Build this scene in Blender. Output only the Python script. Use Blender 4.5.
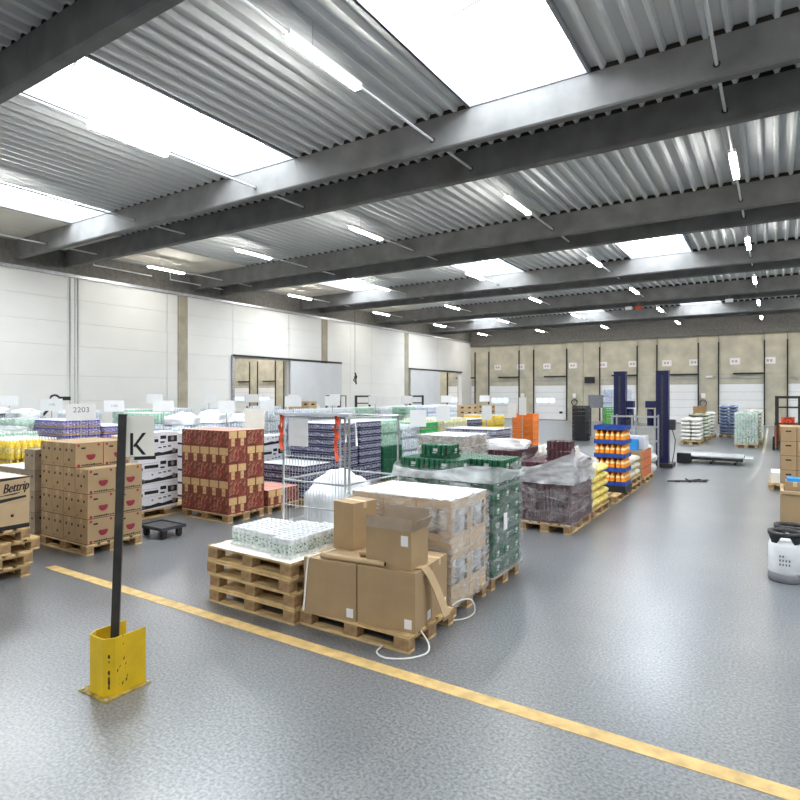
import bpy, math, random
from mathutils import Vector, Matrix, noise
random.seed(7)
R = math.radians
sc = bpy.context.scene
for o in list(bpy.data.objects): bpy.data.objects.remove(o)
COL = sc.collection

# ------------------------------------------------------------------ camera
EYE = 2.15                                   # eye height; the hall runs along +Y, the dock wall is at Y = 47.4
cd = bpy.data.cameras.new('camera'); cam = bpy.data.objects.new('camera', cd); COL.objects.link(cam)
cam.location = (0, 0, EYE); cam.rotation_euler = (R(90), 0, math.atan(375 / 585))
cd.sensor_fit = 'HORIZONTAL'; cd.sensor_width = 36; cd.lens = 36 * 585 / 800; cd.shift_y = -6 / 800
cd.clip_start = .05; cd.clip_end = 300
sc.camera = cam
# ------------------------------------------------------------------ world, exposure
w = bpy.data.worlds.new('world'); sc.world = w; w.use_nodes = True
w.node_tree.nodes['Background'].inputs[0].default_value = (.75, .85, 1, 1)
w.node_tree.nodes['Background'].inputs[1].default_value = 1.0
vs = sc.view_settings; vs.view_transform = 'Standard'; vs.look = 'None'; vs.gamma = 1; vs.use_curve_mapping = False
vs.exposure = 0.88
SKYLIGHT = 7.2       # radiance of the milky skylight panes (daylight behind them)
TUBE = 55.0           # radiance of the fluorescent tubes
sc.cycles.max_bounces = 7; sc.cycles.diffuse_bounces = 5; sc.cycles.glossy_bounces = 3
sc.cycles.transparent_max_bounces = 10; sc.cycles.transmission_bounces = 3
sc.cycles.caustics_reflective = False; sc.cycles.caustics_refractive = False
sc.cycles.sample_clamp_indirect = 4

# ------------------------------------------------------------------ materials
M = {}
def mat(name, col, rough=.6, metal=0., var=.12, scale=8., bump=0., bscale=60., emit=0., spec=.4, stretch=(1, 1, 1), detail=4, ecol=None):
    m = bpy.data.materials.new(name); m.use_nodes = True; nt = m.node_tree; b = nt.nodes['Principled BSDF']
    b.inputs['Roughness'].default_value = rough; b.inputs['Metallic'].default_value = metal
    b.inputs['Specular IOR Level'].default_value = spec
    tc = nt.nodes.new('ShaderNodeTexCoord'); mp = nt.nodes.new('ShaderNodeMapping'); mp.inputs['Scale'].default_value = stretch
    nt.links.new(tc.outputs['Object'], mp.inputs['Vector'])
    c = Vector(col[:3])
    if var > 0:
        n = nt.nodes.new('ShaderNodeTexNoise'); n.inputs['Scale'].default_value = scale; n.inputs['Detail'].default_value = detail
        nt.links.new(mp.outputs[0], n.inputs['Vector'])
        r = nt.nodes.new('ShaderNodeValToRGB'); r.color_ramp.elements[0].position = .3; r.color_ramp.elements[1].position = .7
        r.color_ramp.elements[0].color = (*(c * (1 - var)), 1); r.color_ramp.elements[1].color = (*[min(1, v) for v in c * (1 + var)], 1)
        nt.links.new(n.outputs[0], r.inputs[0]); nt.links.new(r.outputs[0], b.inputs['Base Color'])
    else: b.inputs['Base Color'].default_value = (*c, 1)
    if bump > 0:
        n2 = nt.nodes.new('ShaderNodeTexNoise'); n2.inputs['Scale'].default_value = bscale; n2.inputs['Detail'].default_value = 3
        nt.links.new(mp.outputs[0], n2.inputs['Vector'])
        bp = nt.nodes.new('ShaderNodeBump'); bp.inputs['Strength'].default_value = bump; bp.inputs['Distance'].default_value = .01
        nt.links.new(n2.outputs[0], bp.inputs['Height']); nt.links.new(bp.outputs[0], b.inputs['Normal'])
    if emit > 0:
        b.inputs['Emission Color'].default_value = (*(ecol or col), 1); b.inputs['Emission Strength'].default_value = emit
    M[name] = m; return m
mat('wood', (.60, .42, .20), .8, var=.35, scale=5, bump=.3, stretch=(1, 6, 6))
mat('wood_dark', (.36, .23, .11), .85, var=.35, scale=6, bump=.3)
mat('wood_end', (.30, .185, .09), .85, var=.3, scale=14, bump=.3)
mat('kraft', (.375, .255, .137), .75, var=.07, scale=5, bump=.05)
mat('kraft_light', (.50, .355, .205), .75, var=.07, scale=5)
mat('kraft_in', (.38, .23, .10), .8, var=.1, scale=6)
mat('kraft_grey', (.33, .26, .19), .8, var=.15, scale=6)
mat('tape', (.58, .44, .28), .3, var=.05)
mat('print_mid', (.42, .19, .11), .6, var=.2, scale=20)
mat('guard_dirty', (.32, .23, .05), .6, var=.6, scale=14)
mat('folded', (.62, .64, .67), .5, var=0)
mat('gap', (.03, .022, .015), .9, var=0)
mat('ink', (.015, .012, .012), .6, var=0)
mat('melon', (.24, .02, .04), .6, var=.2, scale=30)
mat('rind', (.30, .02, .03), .6, var=0)
mat('red_print', (.19, .045, .026), .6, var=.5, scale=22, detail=2)
mat('kraft_print', (.62, .40, .19), .7, var=.12, scale=20)
mat('red_top', (.60, .30, .24), .6, var=.1)
mat('white_card', (.80, .80, .80), .6, var=.03)
mat('white_box', (.74, .74, .78), .6, var=.05)
mat('paper', (.86, .86, .86), .6, var=.02)
mat('cream', (.84, .81, .72), .6, var=.03)
mat('black_plastic', (.02, .02, .022), .45, var=.3, scale=10)
mat('dark_plastic', (.05, .05, .055), .5, var=.3, scale=8)
mat('dark_steel', (.035, .033, .030), .45, var=.4, scale=7, metal=.2)
mat('zinc', (.55, .57, .58), .35, var=.12, scale=12, metal=.8)
mat('steel', (.45, .46, .48), .4, var=.15, scale=9, metal=.6)
mat('navy_paint', (.012, .015, .08), .4, var=.15, scale=6)
mat('orange_paint', (.75, .16, .03), .45, var=.15)
mat('red_cloth', (.72, .09, .03), .7, var=.25, scale=20)
mat('strap_white', (.85, .84, .80), .5, var=.03)
mat('film_white', (.86, .88, .91), .35, var=.08, scale=6, bump=.6, bscale=14)
mat('rubber', (.02, .02, .02), .8, var=.2)
mat('concrete', (.175, .172, .168), .85, var=.22, scale=1.6, bump=.15, bscale=30)
mat('concrete_wall', (.56, .52, .41), .85, var=.16, scale=1.2, bump=.15, bscale=25)
mat('column', (.40, .36, .28), .85, var=.15, scale=2)
mat('cladding', (.80, .79, .76), .5, var=.03, scale=.6)
mat('cladding_joint', (.55, .54, .52), .7, var=0)
mat('sliding_door', (.62, .63, .65), .45, var=.04, scale=1)
mat('door_white', (.93, .93, .93), .4, var=.02)
mat('deck', (.58, .60, .60), .68, var=.02, scale=1, spec=.2)
mat('deck_cream', (.66, .62, .54), .7, var=.06, scale=1)
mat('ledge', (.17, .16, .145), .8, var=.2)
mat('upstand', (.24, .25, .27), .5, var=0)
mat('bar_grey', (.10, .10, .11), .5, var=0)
mat('conduit', (.72, .72, .71), .4, var=.05)
mat('pane', (.95, .97, 1), .5, var=0, emit=SKYLIGHT, ecol=(.88, .95, 1))
mat('tube', (1, 1, 1), .5, var=0, emit=TUBE, ecol=(1, .985, .94))
mat('day_pane', (.5, .7, .95), .3, var=.2, scale=3, emit=1.3, ecol=(.42, .62, .95))
mat('line_yellow', (.56, .38, .15), .55, var=.22, scale=9, bump=.1)
mat('line_faint', (.50, .46, .34), .5, var=.15, scale=5)
mat('guard_yellow', (.66, .43, .012), .45, var=.12, scale=6)
mat('can_lid', (.72, .74, .76), .3, var=.03, metal=.5)
mat('blue_box', (.03, .30, .75), .5, var=.08)
mat('blue_tray', (.015, .06, .32), .45, var=.15)
mat('orange_juice', (.95, .32, .02), .3, var=.08, scale=20)
mat('label_pale', (.95, .72, .38), .5, var=.05)
mat('sack_white', (.74, .72, .68), .6, var=.12, scale=7, bump=.3, bscale=18)
mat('sack_blue', (.20, .26, .42), .6, var=.5, scale=6, bump=.3, bscale=18)
mat('sack_yellow', (.86, .66, .16), .55, var=.25, scale=8, bump=.3, bscale=18)
mat('sack_beige', (.74, .68, .55), .65, var=.12, scale=8, bump=.3, bscale=18)
mat('sack_mixed', (.42, .45, .36), .6, var=.6, scale=6, bump=.3, bscale=18)
mat('crate_orange', (.92, .26, .05), .5, var=.1)
mat('green_crate', (.10, .34, .06), .5, var=.2)
mat('tub_white', (.92, .92, .93), .35, var=.04)
mat('keg_white', (.80, .81, .83), .35, var=.06)
mat('keg_mid', (.42, .46, .44), .5, var=.3, scale=60)
mat('keg_grey', (.22, .22, .24), .6, var=.1)
mat('sign_pink', (.72, .40, .40), .7, var=0)
def speckle(name, c1, c2, scale=45, p0=.40, p1=.60):
    m = mat(name, c1, .4, var=.1, scale=scale, detail=2); cr = [n for n in m.node_tree.nodes if n.type == 'VALTORGB'][0].color_ramp
    cr.elements[0].color = (*c1, 1); cr.elements[1].color = (*c2, 1); cr.elements[0].position = p0; cr.elements[1].position = p1
for n, c, l in (('green', (.008, .085, .040), (.015, .15, .07)), ('navy', (.03, .032, .085), (.50, .50, .60)), ('plum', (.075, .028, .035), (.14, .06, .07)),
                ('mint', (.34, .55, .43), (.62, .74, .64)), ('violet', (.13, .09, .42), (.66, .63, .80)), ('yellow', (.88, .62, .06), (.93, .78, .35)),
                ('water', (.66, .72, .78), (.86, .88, .90)), ('tan', (.26, .22, .17), (.45, .40, .33)), ('lime', (.02, .48, .11), (.10, .62, .22)),
                ('citrus', (.86, .82, .42), (.90, .90, .86)), ('bluewhite', (.62, .68, .86), (.86, .87, .90)), ('silver', (.74, .76, .76), (.10, .30, .14)),
                ('peach', (.85, .62, .42), (.80, .78, .76)), ('creamy', (.80, .75, .64), (.62, .34, .26))):
    mat('c_' + n, c, .35, var=.25, scale=25, detail=2); speckle('l_' + n, Vector(c) * (.7 if n != 'silver' else 1), l, *((45, .52, .6) if n == 'silver' else ()))

def floor_mat():
    m = bpy.data.materials.new('floor_epoxy'); m.use_nodes = True; nt = m.node_tree; b = nt.nodes['Principled BSDF']
    tc = nt.nodes.new('ShaderNodeTexCoord'); L = nt.links.new
    n1 = nt.nodes.new('ShaderNodeTexNoise'); n1.inputs['Scale'].default_value = 48; n1.inputs['Detail'].default_value = 3
    n2 = nt.nodes.new('ShaderNodeTexNoise'); n2.inputs['Scale'].default_value = .8; n2.inputs['Detail'].default_value = 6
    for n in (n1, n2): L(tc.outputs['Object'], n.inputs['Vector'])
    r1 = nt.nodes.new('ShaderNodeValToRGB'); r1.color_ramp.elements[0].color = (.070, .076, .085, 1); r1.color_ramp.elements[1].color = (.235, .245, .258, 1)
    r1.color_ramp.elements[0].position = .34; r1.color_ramp.elements[1].position = .66
    r2 = nt.nodes.new('ShaderNodeValToRGB'); r2.color_ramp.elements[0].color = (.80, .80, .81, 1); r2.color_ramp.elements[1].color = (1.08, 1.07, 1.04, 1)
    r2.color_ramp.elements[0].position = .32; r2.color_ramp.elements[1].position = .68
    L(n1.outputs[0], r1.inputs[0]); L(n2.outputs[0], r2.inputs[0])
    mx = nt.nodes.new('ShaderNodeMix'); mx.data_type = 'RGBA'; mx.blend_type = 'MULTIPLY'; mx.inputs[0].default_value = 1
    L(r1.outputs[0], mx.inputs[6]); L(r2.outputs[0], mx.inputs[7]); L(mx.outputs[2], b.inputs['Base Color'])
    mr = nt.nodes.new('ShaderNodeMapRange'); mr.inputs[3].default_value = .28; mr.inputs[4].default_value = .34
    n3 = nt.nodes.new('ShaderNodeTexNoise'); n3.inputs['Scale'].default_value = .5; n3.inputs['Detail'].default_value = 2; L(tc.outputs['Object'], n3.inputs['Vector'])
    L(n3.outputs[0], mr.inputs[0]); L(mr.outputs[0], b.inputs['Roughness']); b.inputs['Specular IOR Level'].default_value = 1.0
    b.inputs['Coat Weight'].default_value = .35; b.inputs['Coat Roughness'].default_value = .3
    bp = nt.nodes.new('ShaderNodeBump'); bp.inputs['Strength'].default_value = .12; bp.inputs['Distance'].default_value = .004
    L(n1.outputs[0], bp.inputs['Height']); L(bp.outputs[0], b.inputs['Normal']); M['floor'] = m
floor_mat()
def film_mat(name, lo, hi, scale=3.):
    m = bpy.data.materials.new(name); m.use_nodes = True; nt = m.node_tree; L = nt.links.new
    b = nt.nodes['Principled BSDF']; b.inputs['Base Color'].default_value = (.94, .95, .97, 1); b.inputs['Roughness'].default_value = .3
    out = nt.nodes['Material Output']; tr = nt.nodes.new('ShaderNodeBsdfTransparent'); mx = nt.nodes.new('ShaderNodeMixShader')
    tc = nt.nodes.new('ShaderNodeTexCoord'); mp = nt.nodes.new('ShaderNodeMapping'); mp.inputs['Scale'].default_value = (1, 1, 3)
    n = nt.nodes.new('ShaderNodeTexNoise'); n.inputs['Scale'].default_value = scale; n.inputs['Detail'].default_value = 5
    n.inputs['Distortion'].default_value = 1.2
    mr = nt.nodes.new('ShaderNodeMapRange'); mr.inputs[1].default_value = .38; mr.inputs[2].default_value = .72; mr.inputs[3].default_value = lo; mr.inputs[4].default_value = hi
    bp = nt.nodes.new('ShaderNodeBump'); bp.inputs['Strength'].default_value = .8; bp.inputs['Distance'].default_value = .04
    L(tc.outputs['Object'], mp.inputs[0]); L(mp.outputs[0], n.inputs[0]); L(n.outputs[0], mr.inputs[0]); L(mr.outputs[0], mx.inputs[0])
    L(n.outputs[0], bp.inputs['Height']); L(bp.outputs[0], b.inputs['Normal'])
    L(tr.outputs[0], mx.inputs[1]); L(b.outputs[0], mx.inputs[2]); L(mx.outputs[0], out.inputs[0]); M[name] = m
film_mat('film', .04, .34); film_mat('film_dense', .30, .80, 2.2); film_mat('film_mid', .14, .46, 5)

# ------------------------------------------------------------------ mesh helpers
class MB:
    def __init__(s): s.v = []; s.f = []; s.m = []; s.sm = []
    def add(s, vs, fs, m=0, smooth=False):
        o = len(s.v); s.v += [tuple(p) for p in vs]
        for f in fs: s.f.append([i + o for i in f]); s.m.append(m); s.sm.append(smooth)
    def box(s, x0, x1, y0, y1, z0, z1, m=0, mt=None):
        s.add([(x0, y0, z0), (x1, y0, z0), (x1, y1, z0), (x0, y1, z0), (x0, y0, z1), (x1, y0, z1), (x1, y1, z1), (x0, y1, z1)],
              [(0, 3, 2, 1), (0, 1, 5, 4), (1, 2, 6, 5), (2, 3, 7, 6), (3, 0, 4, 7)], m)
        o = len(s.v) - 8; s.f.append([o + 4, o + 5, o + 6, o + 7]); s.m.append(m if mt is None else mt); s.sm.append(False)
    def obox(s, p, q, w, h, m=0):                    # bar from p to q with a w x h section
        p = Vector(p); q = Vector(q); d = (q - p).normalized()
        u = d.cross(Vector((0, 0, 1)));
        if u.length < .01: u = Vector((1, 0, 0))
        u.normalize(); t = u.cross(d); a = u * w / 2; b = t * h / 2
        s.add([p - a - b, p + a - b, p + a + b, p - a + b, q - a - b, q + a - b, q + a + b, q - a + b],
              [(0, 3, 2, 1), (4, 5, 6, 7), (0, 1, 5, 4), (1, 2, 6, 5), (2, 3, 7, 6), (3, 0, 4, 7)], m)
    def lathe(s, prof, n=12, c=(0, 0), m=0, ms=None, smooth=True, cap=True):   # prof: [(r, z), ...]
        o = len(s.v)
        for r, z in prof: s.v += [(c[0] + r * math.cos(2 * math.pi * i / n), c[1] + r * math.sin(2 * math.pi * i / n), z) for i in range(n)]
        for k in range(len(prof) - 1):
            for i in range(n):
                j = (i + 1) % n; s.f.append([o + k * n + i, o + k * n + j, o + (k + 1) * n + j, o + (k + 1) * n + i])
                s.m.append(ms[k] if ms else m); s.sm.append(smooth)
        if cap:
            s.f.append([o + (len(prof) - 1) * n + i for i in range(n)]); s.m.append(ms[-1] if ms else m); s.sm.append(False)
            s.f.append([o + i for i in reversed(range(n))]); s.m.append(ms[0] if ms else m); s.sm.append(False)
    def tube(s, pts, r, n=8, m=0, closed=False):
        pts = [Vector(p) for p in pts]; o = len(s.v); N = len(pts)
        for k, p in enumerate(pts):
            a = pts[k - 1] if (k > 0 or closed) else p; b = pts[(k + 1) % N] if (k < N - 1 or closed) else p
            d = (b - a).normalized(); u = d.cross(Vector((0, 0, 1)))
            if u.length < .05: u = Vector((1, 0, 0))
            u.normalize(); t = u.cross(d)
            s.v += [tuple(p + (u * math.cos(2 * math.pi * i / n) + t * math.sin(2 * math.pi * i / n)) * r) for i in range(n)]
        for k in range(N if closed else N - 1):
            q = (k + 1) % N
            for i in range(n):
                j = (i + 1) % n; s.f.append([o + k * n + i, o + k * n + j, o + q * n + j, o + q * n + i]); s.m.append(m); s.sm.append(True)
        if not closed:
            s.f.append([o + i for i in range(n)]); s.f.append([o + (N - 1) * n + i for i in reversed(range(n))]); s.m += [m, m]; s.sm += [False, False]
    def decal(s, face, dims, poly, m, off=.0012):   # flat print on a box face: poly in metres from the face's lower left corner
        dx, dy, dz = dims; P = []
        for u, v in poly:
            if face == 'f': P.append((u, -off, v))
            elif face == 'b': P.append((dx - u, dy + off, v))
            elif face == 'r': P.append((dx + off, u, v))
            elif face == 'l': P.append((-off, dy - u, v))
            else: P.append((u, v, dz + off))
        s.add(P, [list(range(len(P)))], m)
    def rect(s, face, dims, u0, u1, v0, v1, m, off=.0012): s.decal(face, dims, [(u0, v0), (u1, v0), (u1, v1), (u0, v1)], m, off)
    def disc(s, face, dims, u, v, r, m, a0=0, a1=360, n=10, off=.0012):
        s.decal(face, dims, [(u + r * math.cos(R(a0 + (a1 - a0) * i / n)), v + r * math.sin(R(a0 + (a1 - a0) * i / n))) for i in range(n + (a1 - a0 < 360))], m, off)
    def mesh(s, name, mats):
        me = bpy.data.meshes.new(name); me.from_pydata(s.v, [], s.f)
        for x in mats: me.materials.append(M[x])
        me.polygons.foreach_set('material_index', s.m); me.polygons.foreach_set('use_smooth', s.sm); me.update(); return me
def tag(o, label=None, cat=None, group=None, kind=None):
    if label: o['label'] = label
    if cat: o['category'] = cat
    if group: o['group'] = group
    if kind: o['kind'] = kind
    return o
def O(name, me, parent=None, loc=(0, 0, 0), rz=0, label=None, cat=None, group=None, kind=None):
    if isinstance(me, tuple): me = me[0].mesh(name, me[1])
    o = bpy.data.objects.new(name, me); COL.objects.link(o); o.location = loc; o.rotation_euler = (0, 0, rz)
    if parent: o.parent = parent
    return tag(o, label, cat, group, kind)
def thing(name, label, cat, loc=(0, 0, 0), rz=0, group=None): return O(name, None, None, loc, rz, label, cat, group)
def copy_tree(o, parent=None):
    c = o.copy(); COL.objects.link(c); c.parent = parent
    for ch in o.children: copy_tree(ch, c)
    return c
def boxo(name, b, m, parent=None, **k):
    mb = MB(); mb.box(*b); return O(name, (mb, [m]), parent, **k)
def text_polys(txt, size, shear=0):
    cu = bpy.data.curves.new('lettering', 'FONT'); cu.body = txt; cu.size = size; cu.shear = shear; cu.resolution_u = 3
    ob = bpy.data.objects.new('lettering', cu); COL.objects.link(ob)
    dg = bpy.context.evaluated_depsgraph_get(); me = ob.evaluated_get(dg).to_mesh()
    V = [(v.co.x, v.co.y) for v in me.vertices]; F = [list(p.vertices) for p in me.polygons]
    bpy.data.objects.remove(ob); bpy.data.curves.remove(cu); return V, F

# ------------------------------------------------------------------ the hall
XL, YF, XR, YB = -22.8, 47.4, 15.0, -12.5
WT = 6.65                                   # top of the left wall cladding
DK, DT = 7.63, 7.73                         # deck: lower and upper flange
BB = 6.98                                   # underside of the concrete beams
PAIR = [10.14 + 7.45 * n for n in range(-3, 6)]
BW = .22; P2 = 1.74                         # beam width, offset of the second beam of a pair

fb = MB(); fb.add([(-62, YB, 0), (XR, YB, 0), (XR, YF, 0), (-62, YF, 0)], [(0, 1, 2, 3)])
O('floor', (fb, ['floor']), kind='structure')

# ceiling deck: trapezoidal sheet, cream boards towards the left wall
LIGHTS_X = [-20.6, -15.65, -10.7, -5.73, -.75, 4.2, 9.2]
SKY = [(-19.0, -16.8), (-11.5, -9.45), (-4.9, -2.7), (2.2, 4.4), (9.2, 11.4)]
CREAM = -19.15
ceil = O('ceiling', None, kind='structure')
def deck_strip(x0, x1, y0, y1):
    mb = MB(); p = .31; pts = []; n0 = math.floor((x0 - .02) / p); x = n0 * p
    prof = []
    while x < x1 + p:
        prof += [(x, DK), (x + .055, DK), (x + .095, DT), (x + .27, DT)]; x += p
    cl = []
    for (a, b), (c, d) in zip(prof, prof[1:]):
        if c <= x0 or a >= x1: continue
        if a < x0: b = b + (d - b) * (x0 - a) / (c - a); a = x0
        if c > x1: d = b + (d - b) * (x1 - a) / (c - a); c = x1
        if not cl: cl.append((a, b))
        cl.append((c, d))
    vs = [(a, y, b) for y in (y0, y1) for a, b in cl]; n = len(cl)
    mb.add(vs, [(i, i + n, i + n + 1, i + 1) for i in range(n - 1)]); return mb
win_n = 0
def skylight(x0, x1, y0, y1):
    global win_n; win_n += 1
    t = O('window_%d' % win_n, None, loc=((x0 + x1) / 2, y0, DK), kind='structure')
    hw = (x1 - x0) / 2; L = y1 - y0; up = .55
    mb = MB(); th = .05
    mb.box(-hw - th, -hw, -th, L + th, 0, up); mb.box(hw, hw + th, -th, L + th, 0, up); mb.box(-hw, hw, -th, 0, 0, up); mb.box(-hw, hw, L, L + th, 0, up)
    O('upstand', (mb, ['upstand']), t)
    def arc(u): return (hw * 1.0 * math.cos(math.pi * (1 - u)), up + .45 * math.sin(math.pi * u) ** .8)
    n = 8; seg = max(2, round(L / 1.4)); pb = MB(); N = 9
    for k in range(seg):
        ya = L * k / seg; yb = L * (k + 1) / seg; p = MB()
        vs = [(arc(i / n)[0], y, arc(i / n)[1]) for y in (ya, yb) for i in range(n + 1)]
        p.add(vs, [(i, i + 1, i + N + 1, i + N) for i in range(n)], 0, True); O('pane', (p, ['pane']), t)
        if k in (0, seg - 1):                     # the closed ends of the vault
            y = ya if k == 0 else yb; e = MB(); e.add([(arc(i / n)[0], y, arc(i / n)[1]) for i in range(n + 1)], [list(range(n + 1))]); O('pane', (e, ['pane']), t)
        if k:
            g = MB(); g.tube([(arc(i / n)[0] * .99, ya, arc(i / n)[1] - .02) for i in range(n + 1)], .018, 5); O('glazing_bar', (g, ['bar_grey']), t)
bays = [(PAIR[i] + .855, PAIR[i + 1] + .855, i) for i in range(len(PAIR) - 1)] + [(YB, PAIR[0] + .855, -1), (PAIR[-1] + .855, YF + .3, -2)]
for y0, y1, i in bays:
    lit = i in (0, 2, 4, 6)                     # every second bay carries skylights
    segs = []; x = CREAM
    if lit:
        for a, b in SKY:
            if a > x: segs.append((x, a))
            x = max(x, b)
    segs.append((x, XR))
    ya, yb = (PAIR[i] + P2 + BW + .05, PAIR[i + 1] - .02) if lit else (y0, y1)
    for a, b in segs: O('deck_sheet', (deck_strip(a, b, y0, y1), ['deck']), ceil)
    if lit:
        for a, b in SKY:
            for u, v in ((y0, ya), (yb, y1)): O('deck_sheet', (deck_strip(max(a, CREAM), b, u, v), ['deck']), ceil)
            skylight(max(a, CREAM + .02), b, ya, yb)
    yb = min(y1, YF)                            # cream boards in pieces along the wall
    k = 3
    for q in range(k):
        a = y0 + (yb - y0) * q / k; b = y0 + (yb - y0) * (q + 1) / k
        boxo('ceiling_board', (XL - .4, (XL + CREAM) / 2 - .01, a + .008, b - .008, DK, DK + .06), 'deck_cream', ceil)
        boxo('ceiling_board', ((XL + CREAM) / 2 + .01, CREAM, a + .008, b - .008, DK, DK + .06), 'deck_cream', ceil)
boxo('roof_slab', (-62, XR + .3, YB - .3, -4.5, 8.9, 9.0), 'ledge', ceil)
# concrete beams in pairs, each with a chamfered foot
bn = 0
for py in PAIR:
    for q, off in enumerate((0, P2)):
        bn += 1; y = py + off; mb = MB(); c = .03
        sec = [(0, BB + c), (c, BB), (BW - c, BB), (BW, BB + c), (BW, DK - .004), (0, DK - .004)]
        vs = [(x, y + a, b) for x in (XL - .35, XR) for a, b in sec]; n = 6
        mb.add(vs, [[i, (i + 1) % n, (i + 1) % n + n, i + n] for i in range(n)] + [list(range(n))[::-1], list(range(n, 2 * n))])
        b_ = O('trim_%d' % bn, (mb, ['concrete']), kind='structure')
        boxo('rib_void_shade', (XL - .3, XR, y + .03, y + BW - .03, DK, DT - .004), 'gap', b_)  # dark strip stands in for the shade inside the deck's rib voids
        if 0 < y < YF:
            h = MB()
            for x in LIGHTS_X: h.add([(x + .055 * math.cos(R(36 * i)) , y - .003, 7.19 + .055 * math.sin(R(36 * i))) for i in range(10)], [list(range(10))])
            O('conduit_hole', (h, ['ink']), b_)
# left wall: concrete columns, white cladding panels, two openings with sliding doors
wl = O('wall_left', None, kind='structure')
OPEN = [(20.1, 24.1, 4.0), (41.2, 45.2, 3.95)]
COLS = [(6.9, 7.4), (16.9, 17.4), (26.9, 27.4), (36.2, 36.7)]
for a, b in COLS: boxo('column', (XL - .35, XL + .04, a, b, 0, WT), 'column', wl)
cuts = sorted({YB, -3, 2.4, 6.9, 7.4, 12.25, 16.34, 16.9, 17.4, 20.1, 24.1, 26.9, 27.4, 29.7, 32.0, 36.2, 36.7, 41.2, 45.2, YF})
rows = [0, .95, 1.9, 2.85, 4.0, 4.9, 5.8, WT]
for a, b in zip(cuts, cuts[1:]):
    if (a, b) in COLS: continue
    for z0, z1 in zip(rows, rows[1:]):
        if any(a >= o[0] - .01 and b <= o[1] + .01 and z1 <= 4.01 for o in OPEN): continue
        boxo('wall_panel', (XL - .2, XL, a + .012, b - .012, z0 + .003, z1 - .003), 'cladding', wl)
bk = MB()
for a, b, z0, z1 in [(YB, 20.1, 0, WT), (20.1, 24.1, 4, WT), (24.1, 41.2, 0, WT), (41.2, 45.2, 3.95, WT), (45.2, YF, 0, WT)]: bk.box(XL - .30, XL - .19, a, b, z0, z1)
O('wall_core', (bk, ['cladding_joint']), wl)
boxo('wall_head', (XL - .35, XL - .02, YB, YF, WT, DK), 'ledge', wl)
mb = MB(); mb.box(XL - .02, XL + .10, YB, YF, WT - .02, WT + .10); O('trim_30', (mb, ['steel']), kind='structure')
for n, y in enumerate((12.05, 12.35)):
    mb = MB(); mb.tube([(XL + .05, y, .2), (XL + .05, y, WT)], .022, 6); O('trim_%d' % (31 + n), (mb, ['steel']), kind='structure')
for n, (a, b) in enumerate(((12.6, 15.1), (16.0, 18.9))):   # bracket rails under the cream ceiling
    mb = MB(); mb.tube([(XL + .7, a, 7.45), (XL + .7, a, 7.12), (XL + .7, b, 7.12)], .025, 6); O('trim_%d' % (35 + n), (mb, ['conduit']), kind='structure')
for n, ((a, b, z), (c, d)) in enumerate(zip(OPEN, ((24.05, 28.6), (36.75, 41.25)))):
    t = O('door_%d' % (20 + n), None, loc=(XL + .10, c, 0), kind='structure')
    boxo('door_leaf', (0, .08, 0, d - c, .05, z - .02), 'sliding_door', t)
    boxo('door_rail', (-.02, .10, min(a, c) - c - .1, max(b, d) - c, z + .02, z + .12), 'dark_steel', t)
    mb = MB(); ya = a - c if n == 0 else d - c
    mb.box(-.08, .02, ya - .12 if n == 0 else b - c, ya if n == 0 else b - c + .12, 0, z + .1); O('door_jamb', (mb, ['steel' if n == 0 else 'cladding']), t)
    boxo('door_jamb', (-.08, .02, (b if n == 0 else a) - c - .02, (b if n == 0 else a) - c + .06, 0, z), 'steel', t)
# far (dock) wall of concrete panels with sectional dock doors; it runs on into the hall behind the left wall
wf = O('wall_far', None, kind='structure')
DOORS = [-21.1, -17.03, -11.63, -7.45, -3.38, .72, 4.8, 10.2] + [-25.2 - 4.07 * i for i in range(9)]
DW, DH = 2.76, 2.87
DOORS.sort(); xs = -62.
def wall_panels(x0, x1, z0, z1, wmax=1.6):
    n = max(1, math.ceil((x1 - x0) / wmax - .2))
    for i in range(n):
        a = x0 + (x1 - x0) * i / n; b = x0 + (x1 - x0) * (i + 1) / n
        boxo('concrete_panel', (a + .012, b - .012, YF, YF + .2, z0 + .006, z1 - .006), 'concrete_wall', wf)
for d in DOORS:
    wall_panels(xs, d, 0, 3.55); wall_panels(xs, d, 3.55, 6.9)
    wall_panels(d, d + DW, DH, 3.55, 3); wall_panels(d, d + DW, 3.55, 6.9, 3); xs = d + DW
wall_panels(xs, XR, 0, 6.9)
boxo('wall_core', (-62, XR, YF + .19, YF + .3, 0, 8), 'ledge', wf)
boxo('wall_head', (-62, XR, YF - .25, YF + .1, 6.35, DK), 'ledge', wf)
for n, d in enumerate(DOORS):
    t = O('door_%d' % (n + 1), None, loc=(d, YF, 0), kind='structure')
    for k in range(5): boxo('door_section', (.03, DW - .03, .02, .09, .03 + k * .568, .03 + (k + 1) * .568 - .012), 'door_white', t)
    for x in (-.05, DW - .03): boxo('track', (x, x + .08, -.10, .02, 0, 5.85), 'dark_steel', t)
    boxo('spring_shaft', (.9, DW, -.16, -.06, 3.52, 3.64), 'dark_steel', t)
    boxo('lintel_rail', (0, DW, -.06, .0, 3.22, 3.29), 'steel', t)
    boxo('bottom_seal', (.03, DW - .03, 0, .09, 0, .04), 'rubber', t)
    boxo('latch', (DW - .6, DW - .35, -.02, .03, .55, .72), 'black_plastic', t)
    if d in (-21.1, -17.03) or d < -24:
        for k in range(3): boxo('pane', (.25 + k * .55, .65 + k * .55, .005, .02, 1.42, 1.78), 'day_pane', t)
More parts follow.
